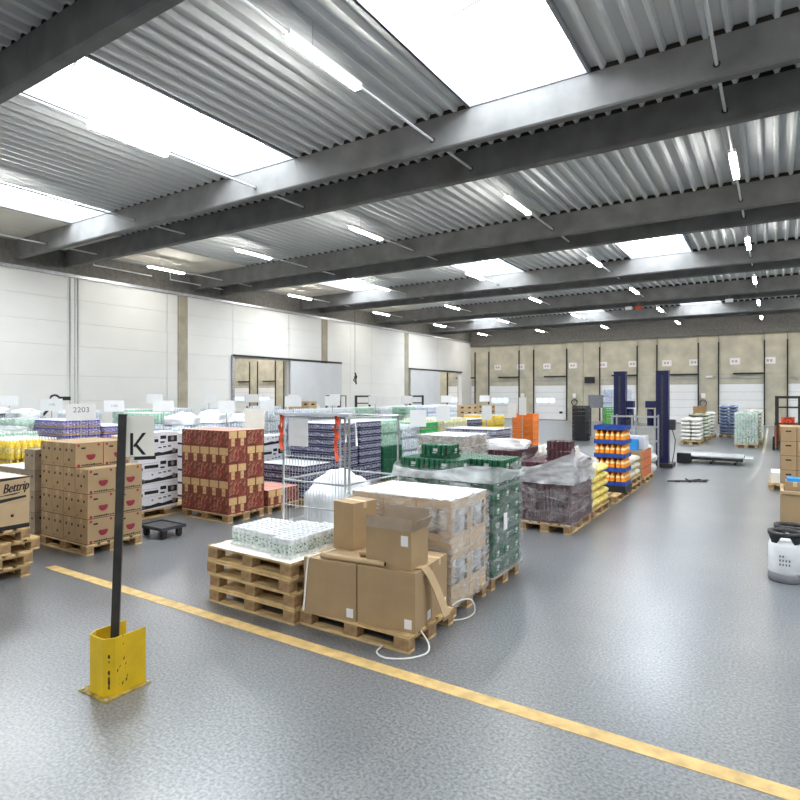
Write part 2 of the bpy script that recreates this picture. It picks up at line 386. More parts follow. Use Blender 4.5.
# number plates over the dock pillars, control boxes with coiled cable
plates = [-20.27, -18.17, -15.9, -13.76, -11.4, -9.17, -6.77, -4.96, -2.37, -.29]
for i, x in enumerate(plates):
    t = thing('number_plate', 'small white number plate high on the dock wall, ' + ['leftmost', 'second from left', 'third from left', 'fourth from left', 'fifth from left', 'fifth from right', 'fourth from right', 'third from right', 'second from right', 'rightmost'][i], 'plate', (x, YF, 4.22), group='dock wall number plates')
    boxo('plate', (-.32, .32, -.04, -.005, 0, .46), 'paper', t)
    mb = MB(); mb.box(-.2, -.06, -.043, -.04, .15, .32); mb.box(.0, .14, -.043, -.04, .15, .32); O('lettering', (mb, ['sign_pink']), t)
for i, (x, d_) in enumerate(((-18.0, 'beside the first dock door at left'), (-13.6, 'right of the second dock door'), (-4.35, 'right of the door behind the blue masts'))):
    t = thing('door_control_box', 'white dock control box with coiled cable ' + d_, 'control box', (x, YF, 1.1), group='dock door control boxes')
    boxo('case', (-.14, .14, -.16, -.005, .75, 1.1), 'door_white', t)
    mb = MB(); mb.tube([(.22 * math.cos(R(a)), -.06 - .0002 * a, .38 + .24 * math.sin(R(a))) for a in range(0, 1080, 30)], .022, 5); O('coiled_cable', (mb, ['black_plastic']), t)
t = thing('wall_lamp', 'small white lamp on the pillar right of the blue masts', 'lamp', (-3.98, YF, 3.35)); boxo('housing', (-.22, .22, -.14, -.005, 0, .12), 'door_white', t); boxo('diffuser', (-.2, .2, -.13, -.01, -.03, 0), 'paper', t)
t = thing('wall_monitor', 'dark monitor on bracket high on the dock wall', 'monitor', (-12.35, YF, 3.0)); boxo('screen', (-.4, .4, -.35, -.28, 0, .5), 'black_plastic', t); boxo('bracket', (-.05, .05, -.28, -.005, .2, .3), 'dark_steel', t)
# unseen sides close the hall; the hall behind the left wall has its own roof
for nm, b in (('wall_right', (XR, XR + .2, YB, YF, 0, 8)), ('wall_back', (-62, XR, YB - .2, YB, 0, 8)), ('wall_side', (-62.2, -62, YB, YF, 0, 8))): boxo(nm, b, 'cladding', kind='structure')
boxo('ceiling_side', (-62, XL - .36, YB, YF, 7.3, 7.4), 'deck_cream', kind='structure')
ORD_ = ['first', 'second', 'third', 'fourth', 'fifth', 'sixth']
for i, y in enumerate((20, 26, 32, 37, 41, 45)):  # tube lamps added out of view to brighten the side hall
    for k, x in enumerate((-26, -31, -37, -43, -49, -55)):
        t = thing('tube_lamp', 'added fluorescent tube brightening the side hall, ' + ORD_[i] + ' row from the front, ' + ORD_[k] + ' from the wall', 'lamp', (x, y, 7.0), group='added tube lamps of the side hall')
        boxo('tube', (-.06, .06, -1.2, 1.2, 0, .05), 'tube', t); boxo('housing', (-.08, .08, -1.25, 1.25, .055, .12), 'conduit', t)
        for q in (-1, 1): boxo('hanger', (-.01, .01, q - .01, q + .01, .12, .30), 'steel', t)
# light rows: conduit running through the beams, a tube lamp in every bay
LY = [-1.0, 6.85, 14.75, 22.6, 30.0, 37.5, 44.9]
rown = ['far left', 'second from left', 'third from left', 'fourth from left', 'rightmost visible', 'right', 'far right']
bayn = ['rear', 'first bay', 'second bay', 'third bay', 'fourth bay', 'fifth bay', 'last bay at the dock wall']
for i, x in enumerate(LIGHTS_X):
    mb = MB(); mb.tube([(x, YB + .1, 7.19), (x, 46.9, 7.19)], .026, 8); O('trim_%d' % (50 + i), (mb, ['conduit']), kind='structure')
    for j, y in enumerate(LY):
        lit = True
        t = thing('tube_lamp', 'fluorescent tube lamp on the ' + rown[i] + ' ceiling conduit, ' + bayn[j], 'lamp', (x, y, 7.19), group='tube lamps under the warehouse roof')
        boxo('tube', (-.055, .055, -.80, .80, -.085, -.035), 'tube', t)
        boxo('housing', (-.07, .07, -.84, .84, -.034, .03), 'conduit', t)
        boxo('hanger', (-.006, .006, -.3, -.288, .03, .44), 'steel', t)
# yellow floor lines
mb = MB(); mb.box(-7.60, 7.5, 3.715, 3.845, 0, .003); O('floor_line', (mb, ['line_yellow']), label='yellow line painted across the floor in front of the pallets', cat='floor line')
mb = MB(); mb.box(-.40, -.33, 25, 44, 0, .003); O('floor_line', (mb, ['line_faint']), label='faint yellow line running beside the green wrapped pallet to the docks', cat='floor line')

# ------------------------------------------------------------------ pallets
def pallet_pieces():
    L, W = 1.2, .8
    g = {}
    def bx(dx, dy, dz, m, me):
        mb = MB(); mb.box(0, dx, 0, dy, 0, dz); return mb.mesh(me, [m])
    g['top_wide'] = bx(L, .145, .022, 'wood', 'top_board'); g['top_thin'] = bx(L, .10, .022, 'wood', 'top_board')
    g['cross'] = bx(.145, W, .022, 'wood_dark', 'cross_board')
    g['blockw'] = bx(.145, .145, .078, 'wood_end', 'block'); g['blockn'] = bx(.145, .10, .078, 'wood_end', 'block')
    g['bot_w'] = bx(L, .145, .022, 'wood', 'bottom_board'); g['bot_n'] = bx(L, .10, .022, 'wood', 'bottom_board')
    return g
PP = pallet_pieces()
PLACE = [('bottom_board', 'bot_n', 0, 0, 0), ('bottom_board', 'bot_w', 0, .3275, 0), ('bottom_board', 'bot_n', 0, .70, 0)]
for bxx in (0, .5275, 1.055):
    PLACE += [('block', 'blockn', bxx, 0, .022), ('block', 'blockw', bxx, .3275, .022), ('block', 'blockn', bxx, .70, .022), ('cross_board', 'cross', bxx, 0, .10)]
PLACE += [('top_board', 'top_wide', 0, 0, .122), ('top_board', 'top_thin', 0, .186, .122), ('top_board', 'top_wide', 0, .3275, .122), ('top_board', 'top_thin', 0, .514, .122), ('top_board', 'top_wide', 0, .655, .122)]
def pallet_merged():
    mb = MB()
    for nm, k, x, y, z in PLACE:
        vs = [v.co for v in PP[k].vertices]; mb.add([(p.x + x, p.y + y, p.z + z) for p in vs], [list(q.vertices) for q in PP[k].polygons], 1 if nm == 'block' else 0)
    return mb.mesh('pallet', ['wood', 'wood_end'])
PM = pallet_merged(); PH = .144
def pallet(x, y, label, z=0, long_y=False, full=True, rz=0, group=None):
    r = rz + (math.pi / 2 if long_y else 0)
    loc = (x + .8, y, z) if long_y else (x, y, z)
    if not full: return O('pallet', PM, None, loc, r, label, 'pallet', group)
    t = thing('pallet', label, 'pallet', loc, r, group)
    for nm, k, a, b, c in PLACE: O(nm, PP[k], t, (a, b, c))
    return t

# ------------------------------------------------------------------ load units (one mesh per kind, copied)
def can_pack(kind, nx, ny, h=.15, r=.033, marks=None):
    mb = MB(); p = 2 * r + .0006; dx, dy = nx * p + .004, ny * p + .004
    for i in range(nx):
        for j in range(ny):
            if 0 < i < nx - 1 and 0 < j < ny - 1: prof = [(r, h * .93), (r * .82, h)]; ms = [2, 2]
            else: prof = [(r, .0), (r, h * .22), (r, h * .72), (r, h * .93), (r * .82, h)]; ms = [0, 1, 0, 2, 2]
            mb.lathe(prof, 8, (.002 + r + i * p, .002 + r + j * p), ms=ms)
    d = (dx, dy, h)
    for a in ((0, dx, 0, .002), (0, dx, dy - .002, dy)): mb.box(*a, 0, .035, 3)
    for a in ((0, .002, 0, dy), (dx - .002, dx, 0, dy)): mb.box(*a, 0, .035, 3)
    if marks:
        for f, L in (('f', dx), ('r', dy)):
            mb.rect(f, d, L * .5 - .03, L * .5 + .03, h * .50, h * .72, 4, .003); mb.rect(f, d, L * .5 - .04, L * .5 + .015, h * .36, h * .44, 4, .003)
            mb.disc(f, d, L * .88, h * .45, .018, 5, off=.003)
    return mb.mesh(kind + '_pack', ['c_' + kind, 'l_' + kind, 'can_lid' if kind not in ('green', 'plum') else 'c_' + kind, 'kraft' if kind not in ('green', 'plum', 'navy', 'silver') else 'c_' + kind] + (['keg_mid', 'red_print'] if marks else [])), d
def bottle_pack(kind, nx, ny, h=.31, r=.044, cap='white_card'):
    mb = MB(); p = 2 * r + .001; dx, dy = nx * p, ny * p
    for i in range(nx):
        for j in range(ny):
            prof = [(r * .9, 0), (r, .02), (r, h * .3), (r, h * .62), (r * .75, h * .78), (r * .34, h * .92), (r * .34, h)]
            mb.lathe(prof, 8, (r + i * p, r + j * p), ms=[0, 0, 1, 0, 0, 2, 2])
    mb.box(0, dx, 0, dy, h * .60, h * .605, 0)        # shrink film bridging the bottles
    return mb.mesh(kind + '_bottle_pack', ['c_' + kind, 'l_' + kind, cap]), (dx, dy, h)
def carton_mesh(dx, dy, dz, m='kraft', seam='y', prints=None, tape='tape', name='carton'):
    mb = MB(); mb.box(0, dx, 0, dy, 0, dz); d = (dx, dy, dz)
    if seam == 'y':
        mb.rect('t', d, dx / 2 - .024, dx / 2 + .024, 0, dy, 1); 
        for f in 'fb': mb.rect(f, d, dx / 2 - .024, dx / 2 + .024, dz - .06, dz, 1)
    elif seam == 'x':
        mb.rect('t', d, 0, dx, dy / 2 - .024, dy / 2 + .024, 1)
        for f in 'rl': mb.rect(f, d, dy / 2 - .024, dy / 2 + .024, dz - .06, dz, 1)
    mats = [m, tape]
    if prints: mats += prints(mb, d)
    return mb.mesh(name, mats), d
def sack_mesh(dx, dy, dz, m, seed=0):
    mb = MB(); nx, ny, nz = 8, 8, 4; V = {}; vs = []; fs = []
    def vid(i, j, k):
        key = (i, j, k)
        if key not in V:
            u, v, t = 2 * i / nx - 1, 2 * j / ny - 1, 2 * k / nz - 1
            e = max(abs(u) ** 4, abs(v) ** 4); zz = t * (1 - .55 * e) * .5 + .5 * (1 - 0 * e)
            sx = 1 - .06 * t * t; q = noise.noise(Vector((u * 2 + seed, v * 2, t * 2))) * .05
            V[key] = len(vs); vs.append((dx / 2 * (1 + u * sx * (1 - .06 * v ** 4)), dy / 2 * (1 + v * sx * (1 - .06 * u ** 4)), dz * min(1, max(0, zz * (1 + q)))))
        return V[key]
    for i in range(nx):
        for j in range(ny):
            fs.append((vid(i, j, nz), vid(i + 1, j, nz), vid(i + 1, j + 1, nz), vid(i, j + 1, nz))); fs.append((vid(i, j, 0), vid(i, j + 1, 0), vid(i + 1, j + 1, 0), vid(i + 1, j, 0)))
    for k in range(nz):
        for i in range(nx):
            fs.append((vid(i, 0, k), vid(i + 1, 0, k), vid(i + 1, 0, k + 1), vid(i, 0, k + 1))); fs.append((vid(i + 1, ny, k), vid(i, ny, k), vid(i, ny, k + 1), vid(i + 1, ny, k + 1)))
        for j in range(ny):
            fs.append((vid(0, j + 1, k), vid(0, j, k), vid(0, j, k + 1), vid(0, j + 1, k + 1))); fs.append((vid(nx, j, k), vid(nx, j + 1, k), vid(nx, j + 1, k + 1), vid(nx, j, k + 1)))
    mb.add(vs, fs, 0, True); return mb.mesh('sack', [m]), (dx, dy, dz)
def crate_mesh(dx, dy, dz, m):
    mb = MB(); t = .012
    mb.box(0, dx, 0, dy, 0, .015)
    for a in ((0, t, 0, t), (dx - t, dx, 0, t), (0, t, dy - t, dy), (dx - t, dx, dy - t, dy)): mb.box(a[0], a[1], a[2], a[3], .015, dz)
    for z0, z1 in ((.015, dz * .3), (dz * .42, dz * .62), (dz * .8, dz)):
        mb.box(t, dx - t, 0, t, z0, z1); mb.box(t, dx - t, dy - t, dy, z0, z1); mb.box(0, t, t, dy - t, z0, z1); mb.box(dx - t, dx, t, dy - t, z0, z1)
    n = 5
    for k in range(1, n):
        x = dx * k / n; mb.box(x - .01, x + .01, 0, t, .015, dz); y = dy * k / n; mb.box(dx - t, dx, y - .01, y + .01, .015, dz); mb.box(0, t, y - .01, y + .01, .015, dz)
    return mb.mesh('crate', [m]), (dx, dy, dz)
ORD = ['first', 'second', 'third', 'fourth', 'fifth', 'sixth', 'seventh', 'eighth', 'ninth', 'tenth', 'eleventh', 'twelfth']
def place_words(i, j, k, nx, ny, nz):
    w_ = []
    if nz > 1: w_.append('top layer' if k == nz - 1 else 'bottom layer' if k == 0 else ORD[k] + ' layer up')
    if ny > 1: w_.append('front row' if j == 0 else 'back row' if j == ny - 1 else ORD[j] + ' row')
    if nx > 1: w_.append('left' if i == 0 else 'right' if i == nx - 1 else 'middle' if nx == 3 else ORD[i] + ' from left')
    return ', '.join(w_)
def load(proto, base, name, cat, x, y, nx, ny, nz, z=PH, group=None, skip=None, gap=.004, jit=.001, side='r', rzj=0., kids=None, solid=False, kmin=0):
    me, (dx, dy, dz) = proto; out = []
    if kmin:                                     # layers hidden behind other pallets: one joined object
        mb = MB(); vs_ = [v.co for v in me.vertices]; fs_ = [(list(p.vertices), p.material_index, p.use_smooth) for p in me.polygons]
        for k in range(kmin):
            for j in range(ny):
                for i in range(nx):
                    if j and i < nx - 1: continue
                    o = len(mb.v); mb.v += [(p.x + i * (dx + gap), p.y + j * (dy + gap), p.z + k * (dz + .0008)) for p in vs_]
                    for f, m_, s_ in fs_: mb.f.append([q + o for q in f]); mb.m.append(m_); mb.sm.append(s_)
        if nx > 1 and ny > 1: mb.box(.02, (nx - 1) * (dx + gap) - .01, dy + gap + .01, ny * (dy + gap) - .02, 0, (nz - 1) * (dz + .0008) - .002)
        m2 = mb.mesh(name + '_layers', []); [m2.materials.append(x_) for x_ in me.materials]
        O(name + '_layers', m2, None, (x, y, z), 0, 'lower layers under the ' + base, cat, group or base, 'stuff')
    for k in range(kmin, nz):
        for j in range(ny):
            for i in range(nx):
                if skip and skip(i, j, k): continue
                top = k == nz - 1 or (skip and skip(i, j, k + 1))
                if not solid and not (top or j == 0 or (i == nx - 1 if side == 'r' else i == 0)): continue
                if not solid and not top and (nx > 1 and ny > 1) and not (j == 0 or (i == nx - 1 if side == 'r' else i == 0)): continue
                l = base + ', ' + place_words(i, j, k, nx, ny, nz) if nx * ny * nz > 1 else base
                o = O(name, me, None, (x + i * (dx + gap) + random.uniform(-jit, jit) * .5, y + j * (dy + gap) + random.uniform(-jit, jit) * .5, z + k * (dz + .0008)), random.uniform(-rzj, rzj), l, cat, group or base)
                for nm, m2, off in (kids or []): O(nm, m2, o, off)
                out.append(o)
    return out
def film_shell(x0, x1, y0, y1, z0, z1, m='film', amp=.012, off=.015, top=False, cut=None, seed=0, res=.07):
    """a stretch film skin round a load: wavy, open at the bottom; cut(u) lowers its upper edge"""
    mb = MB(); x0 -= off; x1 += off; y0 -= off; y1 += off
    per = [(x0, y0), (x1, y0), (x1, y1), (x0, y1)]; ring = []
    for (ax, ay), (bx_, by) in zip(per, per[1:] + per[:1]):
        n = max(2, int(math.hypot(bx_ - ax, by - ay) / res))
        for i in range(n): ring.append((ax + (bx_ - ax) * i / n, ay + (by - ay) * i / n))
    nz = max(3, int((z1 - z0) / res)); N = len(ring); vs = []; cx, cy = (x0 + x1) / 2, (y0 + y1) / 2
    for k in range(nz + 1):
        for q, (x, y) in enumerate(ring):
            zt = z1 - (cut(q / N) if cut else 0); z = z0 + (zt - z0) * k / nz
            a = abs(noise.noise(Vector((x * 4 + seed, y * 4, z * 7)))) * amp * 1.4
            d = Vector((x - cx, y - cy)).normalized(); vs.append((x + d.x * a, y + d.y * a, z))
    fs = [(k * N + q, k * N + (q + 1) % N, (k + 1) * N + (q + 1) % N, (k + 1) * N + q) for k in range(nz) for q in range(N)]
    if top: vs.append((cx, cy, z1 + .02)); fs += [(nz * N + q, nz * N + (q + 1) % N, len(vs) - 1) for q in range(N)]
    mb.add(vs, fs, 0, True); return mb, [m]
def film2(label, A, B):
    t = thing('stretch_film', label, 'stretch film', group='stretch film round pallet loads')
    O('film_skin', film_shell(*A[0], **A[1]), t); O('gathered_edge', film_shell(*B[0], **B[1]), t); return t
def film(label, *a, **k): return O('stretch_film', film_shell(*a, **k), label=label, cat='stretch film', group='stretch film round pallet loads')
def heap(x, y, z, rx, ry, rz, label, seed, m='film_white', name='plastic_film_heap', cat='plastic film', amp=.28, fr=1.6):
    mb = MB(); nu, nv = 30, 12; vs = []; fs = []
    for v in range(nv + 1):
        t = math.pi / 2 * v / nv
        for u in range(nu):
            a = 2 * math.pi * u / nu; d = Vector((math.cos(a) * math.cos(t), math.sin(a) * math.cos(t), math.sin(t)))
            q = 1 + amp * noise.fractal(d * fr + Vector((seed, seed * .7, 0)), 1., 2., 3)
            vs.append((x + rx * d.x * q, y + ry * d.y * q, z + max(0, rz * d.z ** .6 * q)))
    for v in range(nv):
        for u in range(nu): fs.append((v * nu + u, v * nu + (u + 1) % nu, (v + 1) * nu + (u + 1) % nu, (v + 1) * nu + u))
    mb.add(vs, fs, 0, True); return O(name, (mb, [m]), label=label, cat=cat)

# ------------------------------------------------------------------ sign post with letter K in its yellow guard
t = thing('sign_post', 'dark leaning sign post with white K plate standing in yellow guard', 'sign post', (-4.13, 2.505, 0))
lean = (.04, .05)
mb = MB(); mb.obox((0, 0, .006), (lean[0], lean[1], 2.0), .056, .056); O('pole', (mb, ['dark_steel']), t)
q = (.53, .85)                                   # the plate's horizontal direction
pl = O('plate', None, t, (lean[0] - .008, lean[1] - .005, 1.70)); pl.rotation_euler = (0, 0, math.atan2(q[1], q[0]))
pl.data  # plate body and lettering follow
mb = MB(); mb.box(0, .225, -.006, .006, -.02, .285); O('board', (mb, ['cream']), pl)
mb = MB(); K = [[(.058, -.008), (.078, -.008), (.078, .157), (.058, .157)], [(.078, .062), (.142, .157), (.168, .157), (.090, .050)], [(.098, .085), (.168, -.008), (.142, -.008), (.084, .070)]]
for p_ in K: mb.add([(u, -.0075, v) for u, v in p_], [list(range(len(p_)))])
O('letter', (mb, ['ink']), pl)
mb = MB(); mb.box(.085, .235, -.006, .006, -.046, -.022); O('clamp_bar', (mb, ['ink']), pl)
g = thing('post_guard', 'scuffed yellow steel U shaped guard around the sign post foot', 'guard', (-4.05, 2.48, 0))
mb = MB(); mb.box(-.20, .14, -.17, .19, 0, .008); O('base_plate', (mb, ['guard_dirty']), g)
mb = MB(); prof = [(-.155, .17), (-.155, -.07), (-.11, -.135), (.055, -.135), (.10, -.07), (.10, .17)]; th = .009; H_ = .415
def inset(i):
    a = Vector(prof[max(0, i - 1)]); b = Vector(prof[i]); c = Vector(prof[min(len(prof) - 1, i + 1)]); d = ((b - a).normalized() if i else Vector((0, 0))) + ((c - b).normalized() if i < len(prof) - 1 else Vector((0, 0)))
    d.normalize(); return b + Vector((-d.y, d.x)) * th
for i in range(len(prof) - 1):
    a, b, a2, b2 = prof[i], prof[i + 1], inset(i), inset(i + 1)
    mb.add([(*a, .0085), (*b, .0085), (*b2, .0085), (*a2, .0085), (*a, H_), (*b, H_), (*b2, H_), (*a2, H_)], [(0, 3, 2, 1), (4, 5, 6, 7), (0, 1, 5, 4), (2, 3, 7, 6), (1, 2, 6, 5), (3, 0, 4, 7)])
O('guard_wall', (mb, ['guard_yellow']), g)
for i in range(4): 
    mb = MB(); mb.lathe([(.011, .008), (.011, .018)], 8); O('bolt', (mb, ['steel']), g, ((-.175, .12)[i % 2], (-.15, .17)[i // 2], 0))
mb = MB(); random.seed(3)
for i in range(26):                              # black rubber scuffs left by forks
    u = random.gauss(-.02 if i % 2 else .08, .02); z = abs(random.gauss(.12, .08)) + .02; s_ = random.uniform(.004, .016); y_ = u
    if i % 2: mb.add([(.1012, y_ - s_ * .3, z), (.1012, y_ + s_ * .3, z + s_), (.1012, y_ + s_ * .2, z + s_ * 2.2), (.1012, y_ - s_ * .5, z + s_)], [(0, 1, 2, 3)])
    else: mb.add([(.077 + s_ * .3, -.1035 + s_ * .42, z), (.077 - s_ * .3, -.1035 - s_ * .45, z + s_ * .5), (.077 - s_ * .2, -.1035 - s_ * .3, z + s_ * 2), (.077 + s_ * .25, -.1035 + s_ * .35, z + s_ * 2)], [(0, 1, 2, 3)])
O('scuff_marks', (mb, ['ink']), g)

# ------------------------------------------------------------------ foreground: pallet stack with can packs
for k in range(4):
    pallet((-4.95, -4.95, -4.97, -4.975)[k], 4.05 + (0, .01, -.012, .006)[k], 'wooden pallet in the stack under the can packs, ' + ('bottom one', 'second from bottom', 'second from top', 'top one')[k], z=k * PH, rz=R((-.6, -1.0, -2.0, -1.6)[k]), group='pallets stacked under the can packs')
boxo('layer_sheet', (0, 1.16, 0, .76, 0, .004), 'cream', rz=R(-1.6), loc=(-4.93, 4.04, 4 * PH + .001), label='pale cardboard sheet on the pallet stack under the can packs', cat='sheet')
cs = [can_pack('silver', 6, 4, .185), can_pack('silver', 4, 6, .185), can_pack('silver', 4, 4, .185)]
spots = [(0, -4.80, 4.20, 'front left'), (1, -4.39, 4.17, 'front middle'), (1, -4.11, 4.09, 'front right corner'), (0, -4.80, 4.475, 'back left'), (1, -4.11, 4.50, 'back right'), (2, -4.39, 4.575, 'back middle, the small one')]
for v, x, y, wd in spots: O('can_pack', cs[v][0], None, (x, y, 4 * PH + .006), 0, 'shrink pack of pale silver cans on the pallet stack, ' + wd, 'can pack', 'silver can packs on the pallet stack')

# ------------------------------------------------------------------ foreground: large cartons on a pallet
pallet(-3.745, 4.10, 'wooden pallet under the large plain cartons and the open box')
def big_prints(mb, d):
    for f, L in (('f', d[0]), ('r', d[1])):
        mb.rect(f, d, L * .46, L * .464, 0, d[2], 3); mb.rect(f, d, L - .10, L - .03, .03, .11, 2)
    mb.rect('t', d, 0, d[0], d[1] / 2 - .002, d[1] / 2 + .002, 3)
    return ['white_card', 'kraft_in']
big = carton_mesh(.56, .35, .505, 'kraft', 'x', big_prints); BR = R(6)
for j in range(2):
    for i in range(2):
        u, v = i * .572, j * .356
        O('carton', big[0], None, (-3.655 + u * math.cos(BR) - v * math.sin(BR), 4.06 + u * math.sin(BR) + v * math.cos(BR), PH), BR, 'large plain brown carton under the open box, ' + place_words(i, j, 0, 2, 2, 1), 'carton', 'large cartons under the open box')
ZT = PH + .506
tb = carton_mesh(.27, .33, .45, 'kraft', 'x'); O('carton', tb[0], None, (-3.66, 4.50, ZT), R(-8), 'tall closed brown box standing on the large cartons', 'carton')
t = thing('open_carton', 'opened brown box with raised flaps on the large cartons', 'carton', (-3.05, 4.20, ZT), R(2))
W_, D_, H2, T_ = .46, .30, .33, .006
for nm, b in (('bottom', (0, W_, 0, D_, 0, T_)), ('front_wall', (0, W_, 0, T_, T_, H2)), ('back_wall', (0, W_, D_ - T_, D_, T_, H2)), ('side_wall', (0, T_, T_, D_ - T_, T_, H2)), ('side_wall', (W_ - T_, W_, T_, D_ - T_, T_, H2))): boxo(nm, b, 'kraft', t)
def flap(name, p, q, up):
    mb = MB(); p, q, up = Vector(p), Vector(q), Vector(up); n = (q - p).cross(up).normalized() * .005
    vs = [p, q, q + up, p + up]; mb.add(vs + [v + n for v in vs], [(0, 1, 2, 3), (7, 6, 5, 4), (0, 4, 5, 1), (1, 5, 6, 2), (2, 6, 7, 3), (3, 7, 4, 0)]); O(name, (mb, ['kraft_grey']), t)
flap('flap', (0, 0, H2), (W_, 0, H2), (0, .015, .10)); flap('flap', (0, D_, H2), (W_, D_, H2), (0, .03, .14)); flap('flap', (W_, 0, H2), (W_, D_, H2), (.05, 0, .10)); flap('flap', (0, 0, H2), (0, D_, H2), (.12, 0, -.08))
boxo('label', (.36, .43, -.002, 0, .20, .29), 'white_card', t)
for (a, b, l) in (((-3.50, 4.125), (-2.84, 4.19), 'long cardboard tube lying along the front edge of the large cartons'), ((-3.22, 4.34), (-3.10, 4.46), 'short cardboard tube lying beside the open box')):
    mb = MB(); mb.tube([(*a, ZT + .027), (*b, ZT + .027)], .025, 12)
    t = thing('cardboard_tube', l, 'tube'); O('tube_wall', (mb, ['kraft_light']), t)
    d = (Vector((*a, 0)) - Vector((*b, 0))).normalized() * .002; mb = MB()
    for e, sg in ((a, 1), (b, -1)): 
        u = Vector((-d.y, d.x, 0)).normalized(); mb.add([Vector((e[0], e[1], ZT + .027)) + d * sg + (u * math.cos(R(30 * i)) + Vector((0, 0, 1)) * math.sin(R(30 * i))) * .019 for i in range(12)], [list(range(12))])
    O('bore', (mb, ['gap']), t)
mb = MB(); pts = [(-2.66, ZT + .012), (-2.60, ZT + .008), (-2.575, ZT - .06), (-2.53, .45), (-2.46, .22), (-2.50, .155)]
vs = []
for i, (x, z) in enumerate(pts): y = 4.26 + .05 * i; x += .055; vs += [(x, y, z), (x, y + .11, z), (x - .006, y, z - .004), (x - .006, y + .11, z - .004)]
fs = []
for i in range(len(pts) - 1): a = 4 * i; b = a + 4; fs += [(a, a + 1, b + 1, b), (a + 2, b + 2, b + 3, a + 3), (a, b, b + 2, a + 2), (a + 1, a + 3, b + 3, b + 1)]
mb.add(vs, fs); O('cardboard_strip', (mb, ['kraft_light']), label='bent cardboard strip hanging down from the open box to the pallet', cat='cardboard')
def strap(label, pts, wd=.012, m='strap_white', smooth=True):
    P = [Vector(p) for p in pts]; Q = []
    for i in range(len(P) - 1):                  # smooth run through the points
        p0, p1, p2, p3 = P[max(0, i - 1)], P[i], P[i + 1], P[min(len(P) - 1, i + 2)]
        for k in range(6):
            t_ = k / 6; Q.append(.5 * (2 * p1 + (p2 - p0) * t_ + (2 * p0 - 5 * p1 + 4 * p2 - p3) * t_ ** 2 + (3 * p1 - p0 - 3 * p2 + p3) * t_ ** 3))
    Q = [Vector((q.x, q.y, max(wd / 2, q.z))) for q in Q + [P[-1]]]
    mb = MB(); mb.tube(Q if smooth else pts, wd / 2, 6); O('strap', (mb, [m]), label=label, cat='strap', group='loose white packing straps')
strap('white packing strap running down the front of the large cartons', [(-3.56, 4.40, ZT + .008), (-3.60, 4.068, ZT + .006), (-3.605, 4.058, ZT - .02), (-3.65, 4.05, .16)], .016, smooth=False)
strap('white strap loop lying on the floor at the front pallet corner', [(-2.80, 4.09, .02), (-2.78, 3.98, .010), (-2.66, 3.93, .010), (-2.50, 4.02, .010), (-2.42, 4.18, .012), (-2.46, 4.28, .05), (-2.56, 4.31, .13)], .016)
strap('white strap loop hanging off the pallet beside the wrapped cartons', [(-2.57, 4.93, .15), (-2.50, 4.98, .20), (-2.44, 5.08, .18), (-2.43, 5.12, .06), (-2.48, 5.04, .012), (-2.56, 4.92, .012)], .014)

# ------------------------------------------------------------------ wrapped display trays with white tubs
pallet(-3.80, 4.97, 'wooden pallet under the film wrapped trays of white tubs')
def tray_frame():
    mb = MB(); a = .39; h = .485; wz0, wz1 = .16, .40; e = .045
    mb.box(0, a, 0, a, 0, wz0 * .4); mb.box(0, a, 0, a, h - .02, h)
    for z0, z1 in ((wz0 * .4, wz0), (wz1, h - .02)):
        mb.box(0, a, 0, .006, z0, z1); mb.box(0, a, a - .006, a, z0, z1); mb.box(0, .006, .006, a - .006, z0, z1); mb.box(a - .006, a, .006, a - .006, z0, z1)
    for x in (0, a - e):
        mb.box(x, x + e, 0, .006, wz0, wz1); mb.box(x, x + e, a - .006, a, wz0, wz1)
    for y in (.006, a - e):
        mb.box(0, .006, y, y + e - .006, wz0, wz1); mb.box(a - .006, a, y, y + e - .006, wz0, wz1)
    return mb.mesh('display_tray', ['kraft_light']), (a, a, h)
tm = MB(); tm.lathe([(.072, 0), (.08, .30), (.085, .305), (.085, .325)], 14); tubm = tm.mesh('tub', ['tub_white'])
tubs = [('tub', tubm, (x, y, .07)) for x in (.094, .296) for y in (.094, .296)]
load(tray_frame(), 'brown window tray of white tubs under film', 'display_tray', 'tray', -3.79, 4.98, 3, 2, 2, kids=tubs, group='window trays of white tubs', gap=.006)
boxo('layer_sheet', (0, 1.2, 0, .8, 0, .012), 'white_card', loc=(-3.80, 4.97, PH + .974), label='white cover board on top of the wrapped tub trays', cat='sheet')
film('clear stretch film around the trays of white tubs', -3.81, -2.60, 4.965, 5.78, .10, PH + 1.0, m='film_mid', amp=.02, seed=3, cut=lambda u: .03 * math.sin(u * 40))
# ------------------------------------------------------------------ green beer trays
pallet(-3.80, 5.90, 'wooden pallet under the dark green can trays')
gp = can_pack('green', 6, 4, .156, marks=True)
load(gp, 'dark green tray of cans behind wrapped tubs', 'green_can_tray', 'can tray', -3.80, 5.91, 3, 3, 8, group='dark green can trays', skip=lambda i, j, k: k == 7 and i == 2 and j == 0, gap=.003)
O('green_can_tray', gp[0], None, (-3.55, 5.98, PH + 8 * .157 + .001), R(3), 'single dark green can tray lying on top of the green stack', 'can tray')
film2('stretch film around the dark green can trays, gathered at the top', ((-3.80, -2.59, 5.90, 6.72, .12, PH + 1.19), dict(m='film', amp=.02, seed=9, cut=lambda u: .05 * math.sin(u * 23))),
      ((-3.81, -2.58, 5.89, 6.73, PH + 1.03, PH + 1.17), dict(m='film_dense', amp=.05, off=.02, seed=19, cut=lambda u: .05 * math.sin(u * 17))))
boxo('paper_slip', (0, .003, 0, .10, 0, .19), 'white_card', loc=(-2.562, 6.15, .62), label='white shipping slip on the side of the green trays', cat='label')

